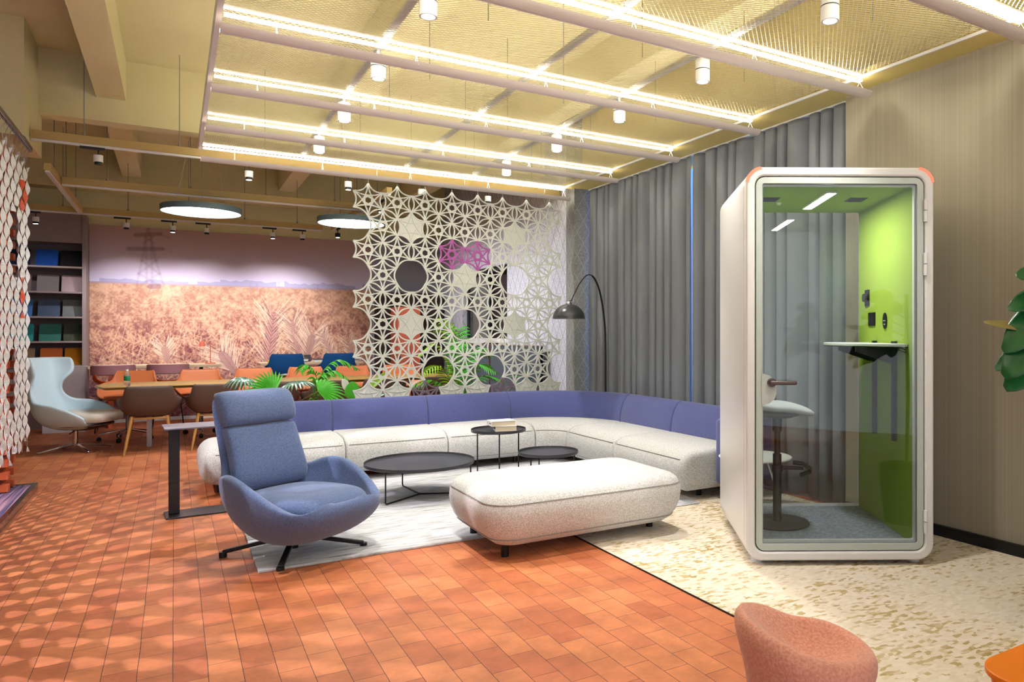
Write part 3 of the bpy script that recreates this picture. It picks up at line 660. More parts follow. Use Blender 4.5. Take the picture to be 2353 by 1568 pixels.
# ---- dining table
t = thing('dining_table', 'long oak dining table with pointed left end, between taupe and orange chairs', 'table', (1.25,10.42,0))
b = B(); pl = [(-2.03,-0.05),(-1.93,-0.46),(2.1,-0.46),(2.2,0),(2.1,0.46),(-1.90,0.46)]
b.prism([(x*0.985,y*0.90) for x,y in pl], 0.705, 0.712, lambda a_,b_,t_:(a_,b_,t_)); 
n = 6; vs = [(x*0.985,y*0.90,0.712) for x,y in pl]+[(x,y,0.735) for x,y in pl]+[(x,y,0.742) for x,y in pl]
b.add(vs, [(i,(i+1)%n,(i+1)%n+n,i+n) for i in range(n)]+[(i+n,(i+1)%n+n,(i+1)%n+2*n,i+2*n) for i in range(n)]+[tuple(range(12,18))])
b.build('tabletop', M['tablewood'], t)
for x in (-1.5,1.5):
    for y in (-0.09,0.09): B().box(x-0.025,x+0.025,y-0.025,y+0.025,0,0.705).build('leg', M['steel'], t)
    B().box(x-0.02,x+0.02,-0.38,0.38,0.66,0.704).build('crossbar', M['steel'], t)
# bottle
t = thing('water_bottle', 'clear plastic water bottle with green label on the oak table', 'bottle', (-0.46,10.12,0.7425))
B().lathe([(0.0,0),(0.027,0.0),(0.031,0.006),(0.031,0.055),(0.029,0.06),(0.031,0.065),(0.031,0.125),(0.02,0.155),(0.0125,0.168),(0.0125,0.18),(0,0.18)], n=24).build('bottle_body', M['clear'], t)
B().lathe([(0.0316,0.062),(0.0322,0.063),(0.0322,0.112),(0.0316,0.113)], n=24).build('paper_label', M['bottlegreen'], t)
B().cyl((0,0,0.172),(0,0,0.19),0.014,n=18).build('cap', M['white'], t)

# ---- wall desks with their chairs
def wall_desk(x0, x1, label):
    t = thing('wall_desk', label, 'desk', ((x0+x1)/2,12.75,0), 0, 'pale wooden desks against the mural'); h = (x1-x0)/2
    B().box(-h,h,-0.28,0.30,0.845,0.885).build('desktop', mat('pale_beech', C(240,214,178), 0.4), t, bevel=0.006)
    for s in (-1,1): B().box(s*(h-0.25)-0.02,s*(h-0.25)+0.02,-0.2,0.25,0.0,0.845).build('leg', M['coral'] if s < 0 else M['darkroom'], t)
wall_desk(-1.02,0.60,'pale wooden wall desk at the left half of the mural'); wall_desk(1.13,2.66,'pale wooden wall desk behind the blue chairs, with papers')
def low_chair(loc, rz, label):
    t = thing('lounge_stool', label, 'chair', loc, rz, 'pink low-back chairs at the left wall desk')
    rows = []
    for z, o_ in ((0.78,0),(0.79,0.012),(0.84,0.014),(0.905,0.01),(0.915,-0.01),(0.905,-0.03),(0.84,-0.03),(0.79,-0.03)):
        rows.append([((0.245+o_)*math.sin(math.radians(a)), 0.02-(0.235+o_)*math.cos(math.radians(a))*(1.0), z) for a in range(-100,101,10)])
    rows.append(rows[0]); B().grid(rows).build('backrest', M['pinkf'], t)
    b = bucket([(0.22,0.64),(0.15,0.63),(0.0,0.63),(-0.12,0.645),(-0.2,0.69)], [(0.16,0.22,0.66),(0.2,0.16,0.70),(0.23,0.02,0.74),(0.23,-0.1,0.78),(0.18,-0.2,0.80)]); b.build('seat_shell', M['red_orange'], t, solid=0.015, subsurf=1, sharp=False)
    B().lathe([(0,0.645),(0.17,0.645),(0.18,0.66),(0.16,0.68),(0,0.685)], n=24).build('seat_pad', M['cream'], t)
    for sx in (-1,1): B().tube([(sx*0.12,0.12,0.63),(sx*0.19,0.2,0.01),(sx*0.19,-0.2,0.01),(sx*0.12,-0.12,0.63)],0.008,6).build('leg', M['black'], t)
    return t
low_chair((-0.71,12.15,0), 0.0, 'pink low-back chair at the far left of the wall desk')
low_chair((-0.07,12.15,0), 0.0, 'pink low-back chair with orange underside, right one of the two')
def blue_chair(loc, rz, label):
    t = thing('office_chair', label, 'chair', loc, rz, 'royal blue chairs at the right wall desk')
    cc = [(y,z+0.28) for y,z in TC]; rr = [(x*0.95,y,z+0.245 if i < 6 else z+0.28) for i,(x,y,z) in enumerate(TR)]
    bucket(cc[4:], rr[4:]).build('backrest', M['bluechair'], t, solid=0.03, soff=1, subsurf=1, sharp=False)
    B().lathe([(0,0.70),(0.2,0.695),(0.235,0.72),(0.23,0.745),(0,0.75)], n=28).build('seat', M['white'], t)
    B().tube([(0.25*math.cos(math.radians(a)), 0.25*math.sin(math.radians(a)), 0.69) for a in range(0,360,15)],0.009,6,closed=True).build('seat_ring', M['chrome'], t)
    B().cyl((0,0,0.02),(0,0,0.695),0.025,n=14).cyl((0,0,0),(0,0,0.02),0.22,n=28).build('pedestal', M['chrome'], t)
blue_chair((1.43,12.15,0), 0.0, 'royal blue chair with white seat, left one at the wall desk')
blue_chair((2.16,12.15,0), 0.03, 'royal blue chair with white seat, nearest the star screen')
# small things on the desks
t = thing('desk_lamp', 'small coral desk lamp on the left wall desk', 'lamp', (0.47,12.72,0.885))
B().cyl((0,0,0),(0,0,0.012),0.07,n=24).build('base', M['coral'], t); B().tube([(0,0,0.01),(0,0,0.33),(-0.10,0,0.335)],0.006,8).build('arm', M['coral'], t)
B().lathe([(0.02,0.04),(0.03,0.035),(0.045,-0.035),(0.042,-0.035),(0.018,0.036)], (-0.11,0,0.30), 20).build('lamp_shade', M['coral'], t)
o = B().box(1.25,1.37,12.6,12.7,0.885,0.925).build('card_box', M['yellowbox'], bevel=0.003); tag(o, 'little bright yellow box on the right wall desk', 'box')
for i, (x, n, lb) in enumerate(((1.72,4,'stack of papers between the blue chairs'),(2.02,3,'pile of magazines beside the right blue chair'),(2.5,6,'tall stack of papers right of the blue chairs'))):
    t = thing('paper_stack', lb+' on the wall desk', 'papers', (x,12.7,0.885), 0, 'paper stacks on the wall desk')
    for k in range(n): B().box(-0.1+0.006*((k*7)%3),0.1+0.006*((k*7)%3),-0.13,0.13,k*0.016,k*0.016+0.0155).build('booklet', M['paper'] if (k+i) % 3 else M['spine'], t)
o = B().box(1.84,1.90,12.80,12.98,0.885,0.895).obox((1.88,12.98,0.895),(1.88,13.02,0.99),0.10,0.008).build('open_folder', M['blackp']); tag(o, 'dark folder lying open between the two blue chairs', 'folder')

# ---- pale blue wing chair
def wingchair():
    t = thing('wing_lounge_chair', 'pale blue leather lounge chair with wide winged headrest', 'armchair', (-0.98,10.42,0), math.radians(-118))
    Cn = [(0.30,0.34),(0.22,0.31),(0.05,0.29),(-0.12,0.31),(-0.22,0.38),(-0.28,0.50),(-0.33,0.64),(-0.38,0.80),(-0.42,0.95),(-0.45,1.08)]
    R = [(0.27,0.30,0.40),(0.32,0.22,0.47),(0.345,0.06,0.55),(0.345,-0.08,0.57),(0.31,-0.17,0.57),(0.25,-0.23,0.60),(0.20,-0.29,0.70),(0.215,-0.27,0.84),(0.30,-0.18,0.90),(0.29,-0.22,1.07)]
    bucket(Cn, R, wz=1.6).build('shell', M['paleblue'], t, solid=0.05, soff=1, subsurf=2, sharp=False)
    ring_cushion([[( (0.27-e)*math.copysign(abs(math.cos(2*PI*k/28))**.5, math.cos(2*PI*k/28)), 0.13+(0.33-e)*math.copysign(abs(math.sin(2*PI*k/28))**.5, math.sin(2*PI*k/28)), z) for k in range(28)] for e, z in ((0.05,0.335),(0.0,0.35),(0.0,0.42),(0.02,0.445),(0.08,0.455))]).build('seat_cushion', M['cream'], t, sharp=False)
    B().lathe([(0,0.235),(0.10,0.24),(0.30,0.30),(0.30,0.315),(0,0.32)], (0,0.1,0), 32).build('underseat', M['taupe'], t)
    B().cyl((0,0.02,0.06),(0,0.02,0.25),0.026,n=16).build('column', M['chrome'], t)
    B().tube([(0,0.02,0.235),(0.16,0.06,0.21)],0.006,6).build('lever', M['blackp'], t)
    for k in range(4):
        a = PI/4+PI/2*k+0.15; B().obox((0,0.02,0.085),(0.36*math.cos(a),0.02+0.36*math.sin(a),0.014),0.035,0.02).build('base_arm', M['chrome'], t, bevel=0.005)
wingchair()

# ================================================================== SAMPLE SHELF
t = thing('sample_shelving', 'mauve-grey wall shelving filled with fabric samples, left of the mural', 'shelving', (0,0,0))
X0, X1 = -2.45, -1.12
b = B(); b.box(X0,X1+0.04,13.30,13.35,0,3.05); b.build('back_panel', M['shelfback'], t)
B().box(X1,X1+0.045,12.95,13.30,0,3.05).build('side_panel', M['shelf'], t); B().box(X0-0.04,X0,12.95,13.30,0,3.05).build('side_panel', M['shelf'], t)
B().box(X0,X1,12.97,13.30,2.64,3.05).build('top_panel', M['shelf'], t)
levels = [2.29,1.93,1.575,1.225,0.88]
for z in levels: B().box(X0,X1,12.96,13.30,z-0.012,z+0.012).build('shelf_board', M['shelf'], t)
B().box(X0,X1,13.0,13.30,0.0,0.86).build('cupboard_front', M['shelf'], t)
sw = [[('navy blue',(18,70,150)),('black',(14,12,18)),('midnight blue',(14,22,52))],[('mottled grey',(128,118,118)),('pale mauve',(178,150,152)),('dusty rose',(120,96,98))],[('slate blue',(72,84,108)),('grey tweed',(108,110,110)),('sky blue',(60,110,170))],
      [('bottle green',(50,104,92)),('dark olive',(62,66,52)),('turquoise',(40,140,140))],[('orange',(214,108,56)),('golden yellow',(196,122,20)),('tan',(160,128,100))]]
rowname = ['top','second','third','fourth','lowest visible']
for r_, z in enumerate(levels):
    for k, xc in ((0,-1.54),(1,-1.262),(2,-1.83)):
        nm, c = sw[r_][k]; s_ = 0.125
        tt = thing('fabric_sample', f'{nm} square fabric sample leaning on the {rowname[r_]} shelf', 'fabric sample', (xc+0.02*r_*0.6-(0.02 if k == 2 else 0), 13.12, z+0.0125), 0, 'fabric samples on the wall shelving')
        bb = B().prism(rrect(-s_,s_,0,0.245,0.02,4), -0.012, 0.012, lambda a_,b_,t_:(a_,t_+b_*0.30,b_))
        bb.build('board', mat('sample_'+nm.replace(' ','_'), C(*c), 0.9, bump=0.3), tt)
# low white cabinet right of the wing chair
b = B().box(-1.5,-1.03,12.35,12.85,0.0,0.885); o = b.build('low_cabinet', mat('mauve_white_laminate', C(196,184,190), 0.5), bevel=0.004); tag(o, 'low pale cabinet in front of the sample shelving', 'cabinet')

# ================================================================== CURTAINS
def curtain(y0, y1, label, seed):
    rng = random.Random(seed); n = int((y1-y0)/0.155); cols = []; per = 18
    for i in range(n*per+1):
        u = i/per; y = y0+(y1-y0)*i/(n*per); ph = 2*PI*u
        w_ = math.cos(ph); u2 = u+0.22*math.sin(u*1.7+seed)+0.12*math.sin(u*3.1); fr = u2 % 1.0; g_ = math.exp(-((min(fr,1-fr))/0.11)**2); x = -0.030-0.012*math.sin(PI*fr)+0.10*g_+0.014*(fr-0.5)+0.006*math.sin(0.7*u+seed); sh = 0.0
        cols.append((x, y+sh))
    rows = []
    for z, amp in ((0.02,1.0),(0.6,1.0),(1.4,0.95),(2.2,0.9),(2.8,0.8),(2.98,0.7),(3.05,0.6),(3.10,0.55),(3.135,0.5)):
        rows.append([(4.425+x*amp, yy, z) for x, yy in cols])
    o = B().grid(rows).build('curtain', M['curtain'], solid=0.004, sharp=False); return tag(o, label, 'curtain', 'grey pleated curtains on the right')
curtain(5.835, 7.93, 'left grey floor-length curtain behind the floor lamp and sofa', 1)
curtain(3.82, 5.79, 'right grey floor-length curtain behind the white phone booth', 4)
t = thing('curtain_track', 'white ceiling curtain track along the curtain heads', 'curtain track', (0,0,0)); B().box(4.41,4.44,3.8,7.97,3.137,3.15).build('rail', M['white'], t)

# ================================================================== FLOOR LAMP
t = thing('arc_floor_lamp', 'black arc floor lamp with dome shade beside the patterned wall', 'floor lamp', (4.26,7.28,0))
B().lathe([(0,0),(0.07,0),(0.07,0.02),(0.02,0.03),(0,0.03)], n=24).build('base', M['black'], t)
pts = [(0.0,0.0,0.02),(0.0,0.0,0.8)]; hx, hy = -0.62, -0.27
K = [(0.0,1.15),(0.015,1.40),(0.07,1.62),(0.17,1.83),(0.30,1.96),(0.43,2.01),(0.57,1.985),(0.72,1.90),(0.85,1.79),(0.94,1.70)]
pts += [(hx*k, hy*k, z) for k, z in K]
def smoothpts(p, n=4):
    out = []
    for i in range(len(p)-1):
        p0, p1, p2, p3 = [Vector(p[max(0,min(len(p)-1,j))]) for j in (i-1,i,i+1,i+2)]
        for k in range(n):
            t_ = k/n; out.append(0.5*((2*p1)+(p2-p0)*t_+(2*p0-5*p1+4*p2-p3)*t_*t_+(3*p1-p0-3*p2+p3)*t_**3))
    out.append(Vector(p[-1])); return out
sp_ = smoothpts(pts); B().tube(sp_, [0.011 if i < len(sp_)*0.58 else 0.006 for i in range(len(sp_))], 10).build('arc_pole', M['black'], t)
SL = (hx*1.0, hy*1.0, 1.505)
prof = [(0.178*math.cos(a*PI/2/12), 0.178*0.92*math.sin(a*PI/2/12)) for a in range(12)]
B().lathe([(0.174,0.0)]+prof+[(0.03,0.166)]+[(0.026,0.16)]+[(0.174*math.cos(a*PI/2/12), 0.172*0.9*math.sin(a*PI/2/12)) for a in range(11,-1,-1)], SL, 40).build('lamp_shade', M['tabletop'], t)
B().lathe([(0.036,0.160),(0.036,0.170),(0.026,0.176),(0.024,0.184),(0.012,0.187),(0.006,0.2),(0.0,0.2)], SL, 20).tube([(SL[0],SL[1],1.70),(hx*0.94,hy*0.94,1.71)],0.005,6).build('chrome_cap', M['chrome'], t)

# ================================================================== PHONE BOOTH
PW, PD, PT, PB = 1.09, 1.04, 2.31, 0.035
pod = thing('phone_booth', 'white single-person phone booth with glass door and lime green interior', 'phone booth', (2.80,3.18,0), math.radians(-31.0))
def ringprism(b, outer, inner, t0, t1, mi=0):
    n = len(outer); f = lambda p, t_: (p[0], t_, p[1])
    vs = [f(p,t0) for p in outer]+[f(p,t0) for p in inner]+[f(p,t1) for p in outer]+[f(p,t1) for p in inner]
    fs = []
    for i in range(n):
        j = (i+1) % n; fs += [(i,j,j+n,i+n),(i+2*n,i+3*n,j+3*n,j+2*n),(i,i+2*n,j+2*n,j),(i+n,j+n,j+3*n,i+3*n)]
    b.add(vs, fs, mi); return b
ringprism(B(), rrect(0,PW,PB,PT,0.095,8), rrect(0.052,PW-0.052,PB+0.052,PT-0.052,0.055,8), 0.0, PD).build('shell', M['podwhite'], pod, bevel=0.012, bseg=3)
ringprism(B(), rrect(0.052,PW-0.052,PB+0.052,PT-0.052,0.055,8), rrect(0.092,PW-0.092,PB+0.092,PT-0.092,0.012,8), PD-0.03, PD-0.006).build('back_frame', M['podwhite'], pod)
B().box(0.09,PW-0.09,PD-0.022,PD-0.014,PB+0.09,PT-0.09).build('back_glass', M['glass'], pod)
door = ringprism(B(), rrect(0.058,PW-0.058,PB+0.058,PT-0.058,0.05,8), rrect(0.095,PW-0.095,PB+0.098,PT-0.095,0.012,8), 0.006, 0.030).build('door', M['podgrey'], pod, bevel=0.002)
b = B().box(0.092,PW-0.092,0.013,0.021,PB+0.095,PT-0.092); b.build('door_glass', M['glass'], door)
ringprism(B(), rrect(0.094,PW-0.094,PB+0.097,PT-0.094,0.012,8), rrect(0.104,PW-0.104,PB+0.112,PT-0.106,0.012,8), 0.031, 0.055).build('inner_lip', M['white'], door)
b = B(); b.prism([(0.09,0.93),(0.135,0.945),(0.165,0.97),(0.175,1.0),(0.175,1.05),(0.165,1.08),(0.135,1.105),(0.09,1.12)], 0.002, 0.005, lambda a_,b_,t_:(a_,t_,b_)); b.build('lock_plate', M['podgrey'], door)
bron = mat('bronze_grey_handle', C(92,80,78), 0.35, 0.5)
b = B(); b.cyl((0.148,-0.008,1.065),(0.148,0.004,1.065),0.026,n=20); b.build('handle_rose', bron, door)
b = rbox(0.13,0.285,-0.045,-0.027,1.053,1.077,0.008,3); b.cyl((0.148,-0.04,1.065),(0.148,0.0,1.065),0.012,n=14); b.build('handle', bron, door)
for z in (2.06,1.75,0.26):
    b = B(); b.cyl((PW-0.052,-0.006,z-0.065),(PW-0.052,-0.006,z-0.002),0.011,n=14); b.cyl((PW-0.052,-0.006,z+0.002),(PW-0.052,-0.006,z+0.065),0.011,n=14); b.build('hinge', M['white'], pod)
# coral corner lights
for sx in (0, 1):
    pts = []
    for k in range(9):
        a = math.radians(8+74*k/8); r_ = 0.0965; pts.append((PW-0.095+r_*math.cos(a), PT-0.095+r_*math.sin(a)))
    if sx == 0: pts = [(PW-x, z) for x, z in pts]
    rows = [[(x,yy,z) for x,z in pts] for yy in (0.004,0.03)]
    B().grid(rows).grid([[((x-PW/2)*(1 if q==0 else 0.975)+PW/2, -0.0015, z if q==0 else z-0.014) for x,z in pts] for q in (0,1)]).build('corner_light', M['redled'], pod)
# interior lining
gr = B(); gr.box(PW-0.094,PW-0.052,0.03,PD-0.032,PB+0.06,PT-0.06); gr.build('green_wall_panel', M['green'], pod)
B().box(0.052,0.094,0.03,PD-0.032,PB+0.06,PT-0.06).build('left_wall_panel', M['green'], pod)
B().box(0.094,PW-0.094,0.03,PD-0.032,PT-0.096,PT-0.054).build('green_ceiling_panel', M['green'], pod)
B().box(0.094,PW-0.094,0.03,PD-0.032,PB+0.053,PB+0.075).build('floor_carpet', M['podcarpet'], pod)
zc = PT-0.096
lt = B().box(0.53,0.60,0.22,0.80,zc-0.012,zc).build('ceiling_light', M['white'], pod); B().box(0.54,0.59,0.23,0.79,zc-0.0135,zc-0.012).build('diffuser', mat('booth_diffuser', C(255,255,255), 0.5, emit=(1,1,1,1), es=18), lt)
for x in (0.24,0.80):
    v = B().box(x-0.055,x+0.055,0.43,0.55,zc-0.006,zc).build('ceiling_vent', M['dkgrey'], pod)
    b = B()
    for k in range(5): b.box(x-0.045,x+0.045,0.44+k*0.02,0.45+k*0.02,zc-0.010,zc-0.006)
    b.build('vent_slats', M['blackp'], v)
B().lathe([(0,-0.016),(0.010,-0.014),(0.018,-0.004),(0.020,0),(0,0)], (0.33,0.62,zc), 18).build('smoke_sensor', M['white'], pod)
# desk on the green wall
dk = B(); XR = PW-0.096
dp = [(XR-(XR-x)*0.58,y) for x,y in [(XR,0.14),(XR,0.90),(0.62,0.90),(0.50,0.86),(0.44,0.78),(0.45,0.66),(0.56,0.45),(0.72,0.24),(0.86,0.15)]]
dk.prism(dp, 1.268, 1.286, lambda a_,b_,t_:(a_,b_,t_)); desk = dk.build('wall_desk', M['table_white'], pod, bevel=0.003)
B().prism([((x-0.75)*0.985+0.752,(y-0.5)*0.985+0.5) for x,y in dp], 1.262, 1.268, lambda a_,b_,t_:(a_,b_,t_)).build('desk_edge', M['blackp'], desk)
for y in (0.32,0.66):
    B().prism([(XR,1.262),(0.74,1.262),(0.74,1.235),(XR-0.05,1.165),(XR,1.165)], y-0.009, y+0.009, lambda a_,b_,t_:(a_,t_,b_)).build('bracket', M['blackp'], desk)
    B().box(XR-0.026,XR,y-0.013,y+0.013,0.68,1.30).build('wall_rail', M['blackp'], desk)
sk = B().box(XR-0.006,XR,0.68,0.80,1.40,1.49).build('power_socket', M['blackp'], pod)
b = B(); [b.box(XR-0.0075,XR-0.006,0.70+k*0.028,0.715+k*0.028,1.42,1.47) for k in range(3)]; b.build('socket_inserts', M['dkgrey'], sk)
sk = B().box(XR-0.006,XR,0.79,0.87,1.54,1.65).build('dimmer_switch', M['blackp'], pod); B().cyl((XR-0.03,0.83,1.595),(XR-0.006,0.83,1.595),0.028,n=22).build('knob', M['dkgrey'], sk)
sk = B().prism([(0.50+0.032*math.cos(2*PI*k/28),1.43+0.052*math.sin(2*PI*k/28)) for k in range(28)], XR-0.006, XR, lambda a_,b_,t_:(t_,a_,b_)).build('touch_panel', M['blackp'], pod)
b = B(); [b.box(XR-0.0068,XR-0.006,0.484+k*0.010,0.490+k*0.010,1.428,1.434) for k in range(4)]; [b.box(XR-0.0068,XR-0.006,0.488+k*0.014,0.496+k*0.014,1.405,1.411) for k in range(2)]; b.build('touch_icons', M['white'], sk)
b = B()
for x, y in ((0.08,0.10),(0.08,PD-0.16),(PW-0.08,0.10),(PW-0.08,PD-0.16)): B().cyl((x,y,0.006),(x,y,0.05),0.035,n=18).build('foot', M['podwhite'], pod)
def side_panel():
    b = B(); b.box(-0.0015,0.001,0.07,PD-0.05,PB+0.10,PT-0.10); return b
side_panel().build('side_panel', M['podwhite'], pod, bevel=0.001)
l_ = bpy.data.lights.new('booth_light','AREA'); l_.shape = 'RECTANGLE'; l_.size = 0.05; l_.size_y = 0.56; l_.energy = 6; ol = bpy.data.objects.new('lamp_light', l_); COL.objects.link(ol); ol.parent = pod; ol.location = (0.565,0.51,zc-0.016)

# stool inside the booth
def podpt(x, y, z): a = math.radians(-31.0); return (2.80+x*math.cos(a)-y*math.sin(a), 3.18+x*math.sin(a)+y*math.cos(a), z)
st = thing('bar_stool', 'grey saddle-seat bar stool on a round base inside the phone booth', 'stool', podpt(0.305,0.56,PB+0.0755), math.radians(-31.0))
rows = []
for k in range(15):
    u = -0.24+0.48*k/14; e = (1-(u/0.243)**4)**0.5; wz = 0.74+0.02*math.cos(u*9)+(0.07*max(0,(-u-0.02)/0.22)**1.4)-0.015*max(0,u/0.24)**2
    rows.append([(u, 0.19*e*math.copysign(abs(math.cos(2*PI*j/20))**0.7, math.cos(2*PI*j/20)), wz+0.035*e*math.copysign(abs(math.sin(2*PI*j/20))**0.8, math.sin(2*PI*j/20))) for j in range(20)])
ring_cushion(rows).build('seat', mat('light_grey_seat', C(196,196,200), 0.9, bump=0.3), st, subsurf=1, sharp=False)
B().lathe([(0,0.695),(0.09,0.69),(0.17,0.715),(0.18,0.73),(0,0.73)], n=28).build('seat_underside', mat('olive_grey_underside', C(96,98,84), 0.7), st)
B().cyl((0,0,0.01),(0,0,0.45),0.028,n=20).cyl((0,0,0.42),(0,0,0.71),0.020,n=18).cyl((0,0,0.60),(0,0,0.70),0.032,n=18).build('column', M['dkgrey'], st)
B().lathe([(0,0),(0.205,0),(0.208,0.004),(0.205,0.009),(0.04,0.014),(0,0.014)], n=44).build('base', M['dkgrey'], st)
B().cyl((0,0,0.335),(0,0,0.38),0.036,n=18).tube([(0,0,0.36),(0.17,0,0.355)],0.012,10).tube([(0.13,-0.10,0.33),(0.19,-0.08,0.345),(0.215,0,0.355),(0.19,0.08,0.37),(0.13,0.10,0.375)],0.015,10).build('footrest', M['dkgrey'], st)
# white wire table behind the booth
t = thing('wire_table', 'white round table on wire legs seen through the booth glass', 'side table', (3.78,4.19,0.006))
B().lathe([(0,0.39),(0.272,0.392),(0.278,0.398),(0.272,0.404),(0,0.404)], n=52).build('tabletop', M['table_white'], t)
for k in range(3):
    a = 2*PI*k/3+0.35; a1, a2 = a-0.42, a+0.42
    B().tube([(0.10*math.cos(a1),0.10*math.sin(a1),0.39),(0.25*math.cos(a1),0.25*math.sin(a1),0.02),(0.25*math.cos(a1+.06),0.25*math.sin(a1+.06),0.007),(0.25*math.cos(a2-.06),0.25*math.sin(a2-.06),0.007),(0.25*math.cos(a2),0.25*math.sin(a2),0.02),(0.10*math.cos(a2),0.10*math.sin(a2),0.39)],0.006,8).build('leg', M['table_white'], t)

# ================================================================== FOREGROUND STOOL + ORANGE TABLE
t = thing('boucle_stool', 'salmon pink boucle stool with a tilted dished seat, in the foreground', 'stool', (1.590,1.545,0.006), math.radians(-31.9))
def strow(rx, ry, z, tilt=0.0, dip=0.0, cx=0.0, sc=1.0):
    out = []
    for k in range(36):
        a = 2*PI*k/36; x = cx+rx*math.cos(a)*sc; y = ry*math.sin(a)*sc
        out.append((x, y, z - tilt*(x/0.2) + dip))
    return out
T = 0.042
rows = [strow(0.165,0.165,0.0,0),strow(0.172,0.172,0.02,0),strow(0.170,0.170,0.12,0),strow(0.168,0.170,0.22,0.0,cx=0.005),strow(0.176,0.178,0.30,T*0.5,cx=0.002),strow(0.196,0.198,0.365,T*0.85),strow(0.208,0.208,0.41,T,cx=-0.002),
        strow(0.208,0.206,0.435,T,cx=-0.002),strow(0.198,0.194,0.456,T*1.1,cx=-0.002),strow(0.178,0.172,0.462,T*1.15),strow(0.155,0.15,0.450,T*1.1,cx=0.004),strow(0.12,0.12,0.424,T,cx=0.01),strow(0.08,0.08,0.402,T*0.9,cx=0.012),strow(0.03,0.03,0.392,T*0.8,cx=0.014)]
def saddle(rows):
    out = []
    for i, r in enumerate(rows):
        rr = []
        for x, y, z in r:
            if i >= 4: z += (0.018*max(0,-x/0.2)**2 - 0.022*math.exp(-((x-0.0)/0.075)**2)*(1 if y > 0 else 0.4)*min(1,(i-3)/4))
            rr.append((x,y,z))
        out.append(rr)
    return out
ring_cushion(saddle(rows)).build('body', M['pinkfab'], t, subsurf=2, sharp=False)
b = B(); b.tube([(0.012+0.0*k, -0.13+0.26*k/12, 0.452-0.062*math.sin(PI*k/12)**0.8) for k in range(13)], 0.0025, 5); 
t = thing('orange_table', 'glossy orange table with rounded corner at the lower right edge', 'table', (2.285,0.82,-0.025))
for e0, z0, e1, z1, nm, m_ in ((0.0,0.455,0.0,0.472,'tabletop','orange'),(0.012,0.425,0.012,0.4549,'under_top','orangeedge')):
    b = B(); b.grid([[(x,y,z0) for x,y in rrect(-0.45+e0,0.45-e0,-0.36+e0,0.36-e0,0.10,8)],[(x,y,z1) for x,y in rrect(-0.45+e1,0.45-e1,-0.36+e1,0.36-e1,0.10,8)]], wrap=True); n = 36
    b.f += [list(range(n-1,-1,-1)), list(range(n,2*n))]; b.m += [0,0]; b.build(nm, M[m_], t, bevel=0.003)
for x in (-0.33,0.33):
    for y in (-0.25,0.25): B().cyl((x,y,0.031),(x,y,0.425),0.018,n=14).build('leg', M['orangeedge'], t)

# ================================================================== CEILING LIGHT RAFT
YK = [8.0-1.138*k for k in range(10)]
raft = thing('raft_frame', 'white edge frame of the suspended mesh ceiling', 'ceiling frame')
B().box(0.195,0.225,-1.1,8.01,3.10,3.20).build('side_rail', M['white'], raft); B().box(0.21,4.115,7.99,8.01,3.14,3.16).build('end_rail', M['white'], raft); B().box(4.10,4.115,-1.1,8.01,3.145,3.165).build('side_rail', M['white'], raft)
b = B(); cw, ch = 0.0180, 0.0170; y0 = 0.02; nl = int(1.10/(2*ch)); nx = int(3.86/cw)
for i in range(nl*2):
    for sgn in (1,):
        yb = y0+ch*i; 
        r0 = []; r1 = []
        for j in range(nx+1):
            yy = yb+(ch if (j+i) % 2 else 0.0); r0.append((0.235+cw*j, yy-0.0023, -0.0022)); r1.append((0.235+cw*j, yy+0.0023, 0.0022))
        b.grid([r0,r1])
mesh_me = b.mesh('expanded_sheet', M['mesh'], smooth=False)
ordn = ['farthest','second farthest','third farthest','fourth from the star screen','fifth from the star screen','sixth, ending at the top right edge','seventh, overhead of the foreground','last and nearest']
for k in range(8):
    t = thing('mesh_panel', f'white expanded-metal ceiling panel, {ordn[k]} of the lit raft', 'ceiling panel', (0,YK[k+1],3.165), 0, 'expanded-metal ceiling panels')
    o = bpy.data.objects.new('expanded_sheet', mesh_me); COL.objects.link(o); o.parent = t
    b = B(); b.box(0.226,4.098,0.0,0.018,-0.008,0.004).box(0.226,4.098,1.118,1.13,-0.008,0.004).build('panel_frame', M['white'], t)
    for x in (1.55,2.62,3.5): B().cyl((x,0.55,0.003),(x,0.55,0.50 if False else (0.93 if not (2.6 < YK[k+1]+0.55 < 2.85) else 0.35)),0.003,n=6).build('hanger_wire', M['steel'], t)
led0 = None
for k in range(8):
    lb = ['farthest from the camera, above the star screen','second farthest','third farthest','fourth counted from the star screen','fifth counted from the star screen','sixth, cut by the top right edge','overhead, just above the frame','nearest, over the orange table'][k]
    if led0 is None:
        t = led0 = thing('linear_light', f'white half-round trough light with glowing line, {lb}', 'linear light', (0,YK[k],0), 0, 'linear trough lights')
        B().box(0.235,4.09,-0.019,0.019,3.114,3.124).build('led_strip', M['led'], t)
        rows = []
        for x in (0.215,4.16):
            ring = []
            for j in range(13): a = PI+PI*j/12; ring.append((x, 0.048*math.cos(a), 3.030+0.042*math.sin(a)))
            for j in range(12,-1,-1): a = PI+PI*j/12; ring.append((x, 0.045*math.cos(a), 3.030+0.039*math.sin(a)))
            rows.append(ring)
        B().grid(rows, wrap=True).build('trough', M['trough'], t)
        for x in (0.5,1.3,2.2,3.1,4.08):
            B().tube([(x,-0.046,3.030),(x,0,3.112),(x,0.046,3.030)],0.0025,5).build('suspension_wire', M['white'], t)
    else:
        r = dup(led0, (0,YK[k],0), label=f'white half-round trough light with glowing line, {lb}')
        for c in r.children:
            if c.name.startswith('trough'): c.location.z = 0.022
            if c.name.startswith('susp'): c.scale.z = 0.993; c.location.z = 0.0215
